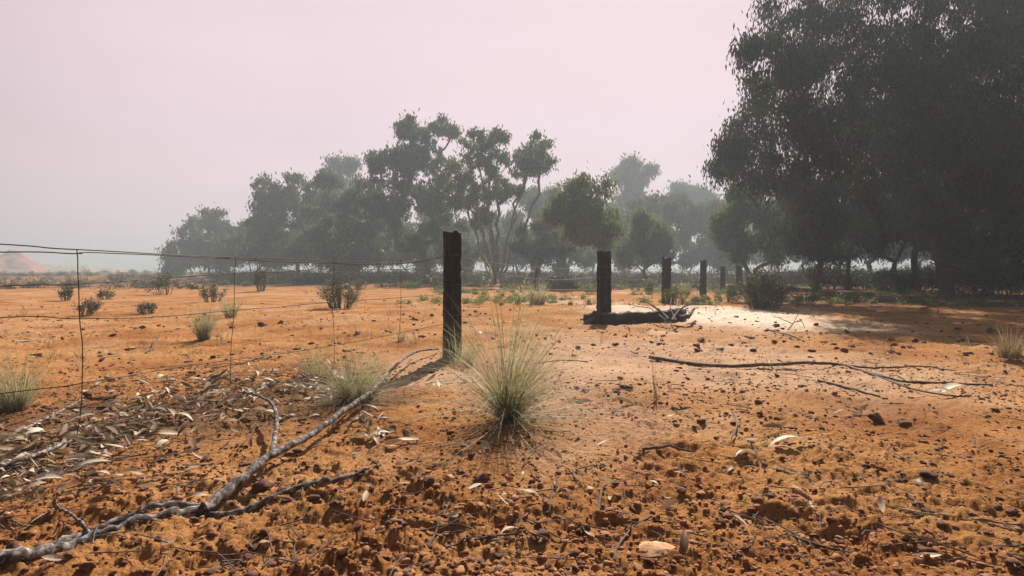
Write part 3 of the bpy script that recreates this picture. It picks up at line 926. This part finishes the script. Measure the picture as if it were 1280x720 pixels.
b = MB()
limb(b, [(-60, 722), (0, 709), (60, 690), (120, 670), (200, 652), (255, 634)], .026, .020, 1)
o = b.build("main_limb", M['branch'])
br = empty("fallen_branch", (*G(262, 632), 0)); bo = np.array(br.location)
tag(br, "long forked grey branch with peeling bark lying across the lower left", "branch")
def adopt(o, root):
    o.parent = root; o.matrix_parent_inverse = root.matrix_basis.inverted() if False else o.matrix_parent_inverse
    co = np.empty(len(o.data.vertices) * 3, np.float32); o.data.vertices.foreach_get("co", co)
    co = co.reshape(-1, 3) - np.array(root.location, dtype=np.float32); o.data.vertices.foreach_set("co", co.ravel()); o.data.update()
adopt(o, br)
for nm, pix, r0, r1, sd in [
    ("side_limb", [(252, 636), (300, 636), (360, 624), (420, 610), (476, 592)], .017, .008, 2),
    ("side_limb", [(20, 700), (80, 672), (130, 656), (200, 636), (262, 630)], .016, .012, 3),
    ("upper_limb", [(255, 633, .01), (300, 600, .03), (340, 569, .05), (385, 548, .05), (430, 520, .06), (462, 497, .07), (484, 468, .10), (515, 441, .09), (548, 436, .04)], .020, .010, 4),
    ("side_limb", [(338, 570, .05), (346, 532, .07), (341, 506, .10), (322, 494, .10), (298, 491, .07)], .012, .006, 5),
    ("twig", [(418, 528, .05), (446, 512, .03), (486, 514, .01)], .007, .003, 6),
    ("twig", [(120, 668, .01), (90, 640, .03), (60, 636, .01)], .006, .003, 8)]:
    t = MB(); limb(t, pix, r0, r1, sd); adopt(t.build(nm, M['branch']), br)

br2 = empty("fallen_branch", (*G(1050, 461), 0))
tag(br2, "long thin dark branch lying across the sand on the right", "branch")
for nm, pix, r0, r1, sd in [
    ("main_limb", [(812, 446, .02), (870, 455), (930, 461, .02), (1010, 457, .03), (1050, 460), (1082, 470), (1130, 482), (1172, 483), (1240, 481)], .017, .007, 11),
    ("side_limb", [(1050, 460), (1100, 466, .02), (1150, 459, .03), (1195, 461)], .010, .004, 12),
    ("side_limb", [(1082, 470), (1120, 484), (1160, 494, .01), (1205, 500)], .009, .004, 13),
    ("twig", [(1135, 482), (1120, 474, .04), (1108, 476)], .004, .002, 14)]:
    t = MB(); limb(t, pix, r0, r1, sd); adopt(t.build(nm, M['twig']), br2)

# the log at the post's foot
lg = empty("fallen_log", (*G(797, 404), 0))
tag(lg, "thick dark log with a broken end lying in front of the second post", "log")
t = MB(); limb(t, [(731, 402), (760, 402), (800, 401), (835, 401), (856, 400)], .102, .104, 21, lift=.005, sides=16); adopt(t.build("trunk", M['log']), lg)
for nm, pix, r0, r1, sd in [
    ("broken_stub", [(842, 400, .05), (858, 397, .10), (868, 388, .16)], .06, .018, 22),
    ("side_limb", [(836, 398, .10), (825, 388, .20), (810, 378, .30)], .028, .013, 23),
    ("side_limb", [(840, 398, .12), (851, 386, .22), (872, 379, .28)], .022, .008, 24),
    ("twig", [(845, 398, .12), (838, 384, .24), (840, 374, .30)], .012, .004, 25),
    ("twig", [(832, 398, .10), (812, 388, .12), (795, 386, .06), (782, 382, .04)], .010, .004, 26)]:
    t = MB(); limb(t, pix, r0, r1, sd); adopt(t.build(nm, M['log']), lg)

STICKS = [
    ("stick", [(-20, 560), (40, 532), (100, 503)], .011, .007, 'branch', "grey stick at the left edge under the first dropper"),
    ("stick", [(-20, 588, .02), (40, 570, .02), (90, 548, .02), (128, 544)], .013, .006, 'branch', "thick grey stick among leaves at the left edge"),
    ("stick", [(558, 684), (600, 672), (652, 668)], .0042, .0030, 'twig', "straight grey stick lying bottom centre"),
    ("stick", [(768, 708), (772, 684), (790, 660), (814, 646)], .0052, .0028, 'twig', "curved grey stick bottom centre right"),
    ("stick", [(536, 682), (550, 655), (563, 628)], .0045, .002, 'twig', "thin stick pointing up the slope left of the straight one"),
    ("stick", [(640, 652), (680, 664), (716, 680)], .0035, .002, 'twig', "thin bent twig between the straight and the curved stick"),
    ("stick", [(748, 642), (752, 618), (758, 612)], .0065, .004, 'twig', "short pale stick standing out of the soil right of centre"),
    ("stick", [(687, 648), (690, 620), (692, 598)], .0038, .002, 'twig', "thin upright looking twig in front of the large tussock"),
    ("stick", [(710, 588), (722, 604), (733, 618)], .004, .002, 'twig', "short slanting twig right of the upright looking one"),
    ("stick", [(803, 567, .01), (836, 564, .02), (868, 565)], .008, .004, 'twig', "dark stick lying flat right of the large tussock"),
    ("stick", [(916, 520), (921, 536), (914, 550, .03)], .006, .003, 'twig', "thin dark stick poking out of the sand below the long branch"),
    ("stick", [(1022, 482), (1060, 488), (1100, 497)], .010, .006, 'twig', "dark stick lying under the long thin branch"),
    ("stick", [(595, 655), (560, 648), (520, 640)], .0035, .002, 'twig', "faint thin twig left of the bottom centre sticks"),
    ("stick", [(1110, 640), (1180, 655), (1275, 668)], .0035, .0022, 'grass', "long green stalk lying at the lower right"),
    ("stick", [(966, 592), (990, 602), (1020, 611)], .0040, .0025, 'grass', "pale straw coloured stalk right of bottom centre"),
    ("stick", [(182, 438), (192, 430, .03), (199, 418, .08)], .010, .006, 'twig', "short bent grey stick on the sand left of the small tussock"),
    ("stick", [(20, 428), (45, 425), (65, 423)], .010, .006, 'stake', "pale stick on the sand at the far left"),
    ("stick", [(735, 452), (700, 448), (660, 452)], .006, .004, 'twig', "grey stick lying right behind the large tussock"),
    ("stick", [(330, 445), (300, 452), (262, 458)], .006, .004, 'twig', "thin grey stick above the leaf heap"),
    ("stick", [(985, 680), (1040, 700), (1090, 716)], .005, .003, 'twig', "dark thin twig in the bottom right clods"),
    ("stick", [(30, 600), (80, 590), (130, 560)], .006, .003, 'twig', "dark twig below the leaves at lower left"),
]
for nm, pix, r0, r1, mt, lb in STICKS:
    t = MB(); c = limb(t, pix, r0, r1, hash(lb) % 997 if False else len(lb) * 7 + int(pix[0][0]), sides=7, vary=.75)
    o = t.build(nm, M[mt], loc=tuple(c[len(c) // 2] * np.array([1, 1, 0])))
    tag(o, lb, "stick")

# a forked dead twig standing on the pale sand
tw = empty("dead_twig", (*G(1000, 412), 0)); tag(tw, "forked dead twig standing on pale sand right of the log", "twig")
for nm, pix, r0, r1, sd in [("stem", [(962, 412), (985, 418, .03), (1005, 426)], .012, .008, 31),
                            ("fork", [(985, 412, .02), (991, 404, .10), (998, 392, .22)], .009, .004, 32),
                            ("fork", [(991, 404, .10), (978, 398, .16), (966, 393, .2)], .006, .003, 33),
                            ("fork", [(992, 403, .12), (1002, 402, .14), (1006, 410, .04)], .006, .003, 34)]:
    t = MB(); limb(t, pix, r0, r1, sd); adopt(t.build(nm, M['twig']), tw)


# ------------------------------------------------------------------ leaves on the ground
def leaf_mesh(mb, c, L, W, az, curl, rg, roll=0., pitch=0., vary=.5):
    n = 7
    t = np.linspace(0, 1, n)
    w = W * .5 * np.sin(np.pi * t ** .8) ** .8 + .0008
    bend = curl * L * (t - .5) ** 2 * 4
    side = rg.normal() * .12 * L * t * t
    x = (t - .5) * L
    fold = .35
    pts = np.concatenate([np.stack([x, side + w, -bend * .3 + w * fold], 1), np.stack([x, side, -bend * .3], 1), np.stack([x, side - w, -bend * .3 + w * fold], 1)])
    cr_, sr = math.cos(roll), math.sin(roll)
    y, z = pts[:, 1] * cr_ - pts[:, 2] * sr, pts[:, 1] * sr + pts[:, 2] * cr_
    cp, sp = math.cos(pitch), math.sin(pitch)
    x2, z2 = pts[:, 0] * cp - z * sp, pts[:, 0] * sp + z * cp
    ca, sa = math.cos(az), math.sin(az)
    v = np.stack([x2 * ca - y * sa, x2 * sa + y * ca, z2], 1)
    v[:, 2] -= v[:, 2].min()
    v += np.asarray(c)
    f = []
    for r in range(2):
        for k in range(n - 1): f.append([r * n + k, r * n + k + 1, (r + 1) * n + k + 1, (r + 1) * n + k])
    mb.add(v, f, vary)


rg = np.random.default_rng(200)
lm = MB(); cnt = 0
zones = []
for k in range(1500):      # main heap, from the left edge up to the small tussock
    t = rg.random()
    px = -20 + 470 * t + rg.normal() * 22; py = np.interp(px, [-20, 60, 150, 260, 340, 450], [590, 560, 525, 498, 490, 470]) + rg.normal() * (17 if t > .35 else 27)
    zones.append((px, py))
for k in range(90): zones.append((rg.normal(120, 80), rg.normal(600, 22)))
for k in range(60): zones.append((rg.normal(470, 25), rg.normal(545, 12)))
for k in range(60): zones.append((rg.normal(500, 60), rg.normal(478, 12)))
for k in range(55): zones.append((rg.normal(655, 90), rg.normal(610, 45)))
for k in range(30): zones.append((rg.normal(780, 60), rg.normal(410, 8)))
for k in range(110): zones.append((rg.uniform(-40, 1320), 372 + 340 * rg.random() ** 1.1))
P_ = np.array([G(a, max(b_, 362)) for a, b_ in zones]); Z_ = ground_h(P_[:, 0], P_[:, 1])
for (x, y), z in zip(P_, Z_):
    L = rg.uniform(.02, .125) * (.7 if y < 2.6 else 1)
    leaf_mesh(lm, (x, y, z + rg.uniform(-.004, .012)), L, L * rg.uniform(.16, .30), rg.uniform(0, 6.28), rg.uniform(-.4, .6), rg,
              rg.normal() * .7, rg.normal() * .3, rg.uniform(0, 1) ** 1.5)
tag(lm.build("leaf_litter", M['litter'], smooth=False), kind="stuff", label="pale dry leaves littering the sand in front of the fence", cat="leaf litter")

SINGLE = [
    (97, 527, .15, .045, .15, "large pale curled leaf just below the first dropper"),
    (200, 476, .10, .035, 1.2, "single yellowish leaf lying above the leaf heap"),
    (110, 583, .16, .03, .35, "long pale leaf at the lower edge of the leaf heap"),
    (55, 602, .14, .04, .1, "wide grey leaf at the lower left of the leaf heap"),
    (203, 555, .09, .03, 1.5, "upturned pale leaf standing below the leaf heap"),
    (262, 502, .16, .05, .5, "broad cream leaf on the top of the leaf heap"),
    (480, 530, .15, .028, 1.1, "slim yellow leaf standing against the small forked twig"),
    (472, 550, .12, .035, .2, "pale leaf lying in front of the fine grey tussock"),
    (1192, 496, .22, .07, .1, "bright pale leaf at the tip of the long thin branch"),
    (1180, 499, .17, .05, 2.8, "greenish leaf left of the bright pale one at the branch tip"),
    (982, 560, .20, .04, .1, "long pale leaf on the sand in the right foreground"),
    (985, 568, .16, .025, 2.7, "narrow pale leaf crossing the long one in the right foreground"),
    (930, 580, .10, .035, .2, "small pale leaf left of the crossed leaves"),
    (600, 416, .10, .05, 2.2, "little cream leaf beside the near post"),
    (175, 409, .30, .08, .1, "pale twisted leaf far out on the sand left of the small tussock"),
    (40, 424, .28, .06, .1, "pale long leaf on the sand near the left edge"),
    (635, 668, .06, .02, .4, "little tan leaf in the bottom centre clods"),
]
for px, py, L, W, az, lb in SINGLE:
    x, y = G(px, py); z = gh(x, y)
    mb = MB(); leaf_mesh(mb, (x, y, z + .004), L, W, az, .5, rg, rg.normal() * .25, .18, vary=.93)
    tag(mb.build("fallen_leaf", M['litter'], loc=(x, y, z)), lb, "leaf")


# ------------------------------------------------------------------ stones
def ico():
    t = (1 + 5 ** .5) / 2
    v = np.array([(-1, t, 0), (1, t, 0), (-1, -t, 0), (1, -t, 0), (0, -1, t), (0, 1, t), (0, -1, -t), (0, 1, -t), (t, 0, -1), (t, 0, 1), (-t, 0, -1), (-t, 0, 1)], float)
    f = [(0, 11, 5), (0, 5, 1), (0, 1, 7), (0, 7, 10), (0, 10, 11), (1, 5, 9), (5, 11, 4), (11, 10, 2), (10, 7, 6), (7, 1, 8), (3, 9, 4), (3, 4, 2), (3, 2, 6), (3, 6, 8), (3, 8, 9), (4, 9, 5), (2, 4, 11), (6, 2, 10), (8, 6, 7), (9, 8, 1)]
    return unit(v), f
IV, IF = ico()
def subdiv(v, f):
    v = list(map(tuple, v)); cache = {}; out = []
    def mid(a, b):
        k = (min(a, b), max(a, b))
        if k not in cache:
            m = (np.array(v[a]) + np.array(v[b])) / 2; m /= np.linalg.norm(m); v.append(tuple(m)); cache[k] = len(v) - 1
        return cache[k]
    for a, b, c in f:
        x, y, z = mid(a, b), mid(b, c), mid(c, a)
        out += [(a, x, z), (b, y, x), (c, z, y), (x, y, z)]
    return np.array(v), out
IV1, IF1 = subdiv(IV, IF)
IV2, IF2 = subdiv(IV1, IF1)
TRI = lambda f: np.array([(a, b, c, c) for a, b, c in f])
F0, F1, F2 = TRI(IF), TRI(IF1), TRI(IF2)


def stone(mb, c, s, rg, lvl=1, flat=.6):
    V, F = ((IV, F0), (IV1, F1), (IV2, F2))[lvl]
    v = V.copy()
    for _ in range(7 if lvl else 2):          # cut facets
        d = unit(rg.normal(size=3)); k = rg.uniform(.25, .7)
        h = v @ d; m = h > k
        v[m] -= np.outer(h[m] - k, d)
    v *= 1 + rg.normal(size=(len(v), 1)) * (.085 if lvl else .14)
    v *= np.array([rg.uniform(.8, 1.3), rg.uniform(.7, 1.1), flat * rg.uniform(.7, 1.3)]) * s
    a = rg.uniform(0, 6.28); ca, sa = math.cos(a), math.sin(a)
    v = np.stack([v[:, 0] * ca - v[:, 1] * sa, v[:, 0] * sa + v[:, 1] * ca, v[:, 2]], 1)
    mb.add(v + np.asarray(c), F)


_protos = {}
def stone_fast(mb, c, s, rg, lvl, flat=.6):
    if lvl not in _protos:
        _protos[lvl] = []
        r2 = np.random.default_rng(55 + lvl)
        for _ in range(60):
            t = MB(); stone(t, (0, 0, 0), 1, r2, lvl, .6); _protos[lvl].append((t.v[0], t.f[0]))
    v, f = _protos[lvl][rg.integers(60)]
    a = rg.uniform(0, 6.28); ca, sa = math.cos(a) * s, math.sin(a) * s
    v = np.stack([v[:, 0] * ca - v[:, 1] * sa, v[:, 0] * sa + v[:, 1] * ca, v[:, 2] * s * flat / .6], 1)
    mb.add(v + np.asarray(c), f)


rg = np.random.default_rng(300)
mb = MB()
n = 17000
d = np.exp(rg.uniform(math.log(1.0), math.log(17), n)); lat = rg.uniform(-1.1, 1.1, n) * d
dens = fbm(lat * .9, d * .9, 3, 301)
keep = rg.random(n) < sstep(.34, .66, dens) * .9 + .1
lat, d = lat[keep], d[keep]; Z = ground_h(lat, d)
for x, y, z in zip(lat, d, Z):
    s = min(.0035 + rg.exponential(.0048), .026) * (1 + .8 * sstep(2.5, 9, y))
    stone_fast(mb, (x, y, z + s * .1), s, rg, 1 if s > .011 and y < 6 else 0)
tag(mb.build("gravel", M['stone'], smooth=False), kind="stuff", label="dark ironstone gravel strewn over the orange sand", cat="gravel")
# lighter crumbs of crust, same colour as the earth
mb = MB()
n = 18000
d = np.exp(rg.uniform(math.log(.95), math.log(5.5), n)); lat = rg.uniform(-1.1, 1.1, n) * d
keep = rg.random(n) < sstep(.40, .62, fbm(lat * 1.2 + 5, d * 1.2, 3, 311)) + .08
lat, d = lat[keep], d[keep]; Z = ground_h(lat, d)
for x, y, z in zip(lat, d, Z):
    s = min(.003 + rg.exponential(.0045), .019)
    stone_fast(mb, (x, y, z + s * .15), s, rg, 1 if s > .012 else 0, .7)
M['crumb'] = mat_noise("earth_crumb", [(.3, (.25, .10, .038)), (.6, (.36, .16, .068)), (.85, (.47, .28, .14))], 14, (1, 1, 1), .7, .005)
tag(mb.build("soil_crumbs", M['crumb'], smooth=False), kind="stuff", label="orange crumbs of broken earth crust in the foreground", cat="soil")
# bits of twig in the crust
mb = MB()
for k in range(1000):
    px = rg.uniform(-40, 1320); py = 380 + 340 * rg.random() ** .9
    if k > 450:
        px = -20 + 470 * rg.random(); py = np.interp(px, [-20, 60, 150, 260, 340, 450], [590, 560, 525, 498, 490, 470]) + rg.normal() * 26
    x, y = G(px, py); a = rg.uniform(0, 3.14); L = rg.uniform(.02, .10) * (1 if y < 4 else 1.8)
    u = np.array([math.cos(a), math.sin(a)]) * L
    xs = np.array([x - u[0], x + rg.normal() * .01, x + u[0]]); ys = np.array([y - u[1], y + rg.normal() * .01, y + u[1]])
    z = ground_h(xs, ys).max() + rg.uniform(0, .01, 3) + .002
    mb.tube(np.stack([xs, ys, z], 1), np.array([1, .9, .6]) * rg.uniform(.0012, .0030), 5)
tag(mb.build("twig_litter", M['twig']), kind="stuff", label="small broken twigs scattered over the sand", cat="twigs")

NAMED = [
    (1097, 523, 12, .75, 'stone', "pointed dark stone in the right foreground"),
    (1128, 526, 9, .5, 'stone', "flat dark stone right of the pointed stone"),
    (604, 608, 13, .8, 'stone', "dark angular stone below the large tussock"),
    (562, 607, 10, .7, 'stone_pale', "pale brown clod left of the dark angular stone"),
    (630, 612, 6, .7, 'stone', "small dark stone right of the dark angular stone"),
    (822, 692, 22, .34, 'stone_pale', "large pale yellow clod at the bottom edge right of centre"),
    (655, 622, 15, .4, 'stone_pale', "flat tan slab of crust below the large tussock"),
    (1165, 605, 15, .5, 'stone', "large flat dark stone in the lower right foreground"),
    (1250, 580, 10, .5, 'stone', "dark flat stone near the right edge"),
    (330, 612, 13, .9, 'stone', "dark stone tucked under the fork of the long branch"),
    (318, 686, 8, .6, 'stone', "small dark stone in the lower left foreground"),
    (330, 684, 8, .6, 'stone_pale', "yellow clod beside the small stone in the lower left foreground"),
    (138, 500, 9, .6, 'stone', "dark stone above the leaf heap right of the first dropper"),
    (112, 498, 8, .6, 'stone', "dark stone close to the first dropper above the leaf heap"),
    (127, 447, 7, .6, 'stone', "dark stone on the open sand right of the first dropper"),
    (165, 434, 6, .6, 'stone_pale', "pale round stone beside the bent stick on the left"),
    (240, 466, 6, .6, 'stone', "dark stone left of the second dropper"),
    (770, 494, 8, .5, 'stone', "dark flat stone on the sand right of the large tussock"),
    (785, 491, 9, .5, 'stone', "wider dark stone right of the flat one by the large tussock"),
    (732, 493, 6, .6, 'stone', "dark stone at the right foot of the large tussock"),
    (875, 530, 8, .5, 'stone', "dark stone below the left end of the long thin branch"),
    (947, 510, 6, .5, 'stone', "small dark stone below the middle of the long thin branch"),
    (875, 425, 7, .5, 'stone', "dark stone on the pale sand below the log"),
    (1030, 427, 7, .5, 'stone', "dark stone on the pale sand right of the dead twig"),
    (1215, 428, 9, .6, 'stone', "dark stone at the shade edge far right"),
    (1240, 418, 8, .6, 'stone', "dark stone lying just above another at the shade edge"),
    (590, 577, 7, .6, 'stone', "lone dark stone below the left side of the large tussock"),
    (1004, 625, 16, .5, 'stone_pale', "brownish clod at the end of the pale straw stalk"),
    (1065, 572, 5, .6, 'stone', "tiny dark stone in the right foreground left of the flat ones"),
    (735, 616, 8, .6, 'stone_pale', "tan clod by the slanting twig right of centre"),
]
for i, (px, py, rp_, fl, mt, lb) in enumerate(NAMED):
    x, y = G(px, py); s = rp_ / FPX * y; z = gh(x, y)
    mb = MB(); stone(mb, (x, y, z + s * fl * .35), s, np.random.default_rng(400 + i), 2, fl * 1.1)
    tag(mb.build("stone", M[mt], smooth=False, loc=(x, y, z)), lb, "stone")
# remaining clods, told apart only by the patch they lie in
for lb, grp, zone, n in [("small dark stone on the orange sand beyond the wires at left", "small dark stones beyond the wires", (20, 520, 395, 450), 26),
                         ("small dark stone on the pale sand below the log", "small dark stones below the log", (740, 1050, 405, 440), 22),
                         ("small dark stone between the long thin branch and the big gum's shade", "small dark stones by the shade", (1040, 1270, 405, 450), 24),
                         ("small dark stone in the right foreground clods", "small dark stones in the right foreground", (830, 1270, 520, 690), 22),
                         ("small dark stone in the left foreground below the forked branch", "small dark stones below the forked branch", (300, 620, 570, 700), 18)]:
    for k in range(n):
        px, py = rg.uniform(zone[0], zone[1]), rg.uniform(zone[2], zone[3])
        x, y = G(px, py); s = rg.uniform(3.0, 6.5) / FPX * y; z = gh(x, y)
        mb = MB(); stone(mb, (x, y, z + s * .2), s, rg, 1, .6)
        tag(mb.build("stone", M['stone'], smooth=False, loc=(x, y, z)), lb, "stone", grp)


# ------------------------------------------------------------------ haze, sky, sun
SUN_AZ, SUN_EL = math.radians(13), math.radians(38)      # azimuth from +Y towards +X
ld = bpy.data.lights.new("sun", 'SUN'); ld.energy = 5.0; ld.angle = math.radians(.55); ld.color = (1.0, .91, .80)
sun = bpy.data.objects.new("sun", ld); COL.objects.link(sun)
dirv = Vector((math.sin(SUN_AZ) * math.cos(SUN_EL), math.cos(SUN_AZ) * math.cos(SUN_EL), math.sin(SUN_EL)))
sun.rotation_euler = dirv.to_track_quat('Z', 'Y').to_euler()
sun.location = (0, 0, 60)

HZ = MB()
x0, x1, y0, y1, z0, z1 = -2300, 2300, -2300, 2300, -2.2, 16.5
HZ.add([(x0, y0, z0), (x1, y0, z0), (x1, y1, z0), (x0, y1, z0), (x0, y0, z1), (x1, y0, z1), (x1, y1, z1), (x0, y1, z1)],
       [(0, 3, 2, 1), (4, 5, 6, 7), (0, 1, 5, 4), (1, 2, 6, 5), (2, 3, 7, 6), (3, 0, 4, 7)])
hm = bpy.data.materials.new("haze"); hm.use_nodes = True
nt = hm.node_tree; nt.nodes.clear()
out = nt.nodes.new("ShaderNodeOutputMaterial"); pv = nt.nodes.new("ShaderNodeVolumePrincipled")
pv.inputs["Color"].default_value = (.48, .56, .605, 1)
pv.inputs["Density"].default_value = .0045
pv.inputs["Anisotropy"].default_value = .25
nt.links.new(pv.outputs[0], out.inputs["Volume"])
o = HZ.build("haze", hm, smooth=False)
tag(o, kind="stuff", label="pale morning haze lying over the whole plain", cat="haze")

w = bpy.data.worlds.new("World"); S.world = w; w.use_nodes = True
nt = w.node_tree; L = nt.links.new
bgn = nt.nodes["Background"]; bgn.inputs[1].default_value = .1
sky = nt.nodes.new("ShaderNodeTexSky"); sky.sky_type = 'NISHITA'; sky.sun_disc = False
sky.sun_elevation = SUN_EL; sky.sun_rotation = SUN_AZ; sky.dust_density = 4; sky.air_density = 1.0
tc = nt.nodes.new("ShaderNodeTexCoord"); sep = nt.nodes.new("ShaderNodeSeparateXYZ"); L(tc.outputs["Generated"], sep.inputs[0])
mr = nt.nodes.new("ShaderNodeMapRange"); mr.interpolation_type = 'SMOOTHSTEP'
L(sep.outputs["Z"], mr.inputs[0]); mr.inputs[1].default_value = .42; mr.inputs[2].default_value = .66; mr.inputs[3].default_value = .97; mr.inputs[4].default_value = .0
# the haze veil is brightest on the sun's side
dot = nt.nodes.new("ShaderNodeVectorMath"); dot.operation = 'DOT_PRODUCT'; L(tc.outputs["Generated"], dot.inputs[0])
dot.inputs[1].default_value = (0, .98, .2)
mr2 = nt.nodes.new("ShaderNodeMapRange"); mr2.interpolation_type = 'SMOOTHSTEP'
L(dot.outputs["Value"], mr2.inputs[0]); mr2.inputs[1].default_value = .25; mr2.inputs[2].default_value = .92; mr2.inputs[3].default_value = .08; mr2.inputs[4].default_value = 1.0
mv = nt.nodes.new("ShaderNodeVectorMath"); mv.operation = 'SCALE'; mv.inputs[0].default_value = (5.05, 3.98, 4.35); 
cn = nt.nodes.new("ShaderNodeTexNoise"); cn.inputs["Scale"].default_value = 2.2; cn.inputs["Detail"].default_value = 3
cm = nt.nodes.new("ShaderNodeMapping"); cm.inputs["Scale"].default_value = (1, 1, 3.5); L(tc.outputs["Generated"], cm.inputs[0]); L(cm.outputs[0], cn.inputs["Vector"])
cr_ = nt.nodes.new("ShaderNodeMapRange"); L(cn.outputs[0], cr_.inputs[0]); cr_.inputs[1].default_value = .3; cr_.inputs[2].default_value = .7; cr_.inputs[3].default_value = .95; cr_.inputs[4].default_value = 1.05
mm = nt.nodes.new("ShaderNodeMath"); mm.operation = 'MULTIPLY'; L(mr2.outputs[0], mm.inputs[0]); L(cr_.outputs[0], mm.inputs[1]); L(mm.outputs[0], mv.inputs["Scale"])
mx = nt.nodes.new("ShaderNodeMix"); mx.data_type = 'RGBA'
L(mr.outputs[0], mx.inputs[0]); sc = nt.nodes.new('ShaderNodeVectorMath'); sc.operation = 'SCALE'; L(sky.outputs[0], sc.inputs[0]); sc.inputs['Scale'].default_value = .38; L(sc.outputs[0], mx.inputs[6]); L(mv.outputs[0], mx.inputs[7])
L(mx.outputs[2], bgn.inputs[0])

S.view_settings.view_transform = 'Standard'; S.view_settings.look = 'None'
S.view_settings.exposure = 0.82; S.view_settings.gamma = 1.0
S.render.engine = 'CYCLES'
cy = S.cycles
cy.use_denoising = True
cy.max_bounces = 6; cy.diffuse_bounces = 2; cy.glossy_bounces = 2; cy.transmission_bounces = 3; cy.volume_bounces = 1; cy.transparent_max_bounces = 4
cy.sample_clamp_indirect = 4
cy.use_adaptive_sampling = True; cy.adaptive_threshold = .02
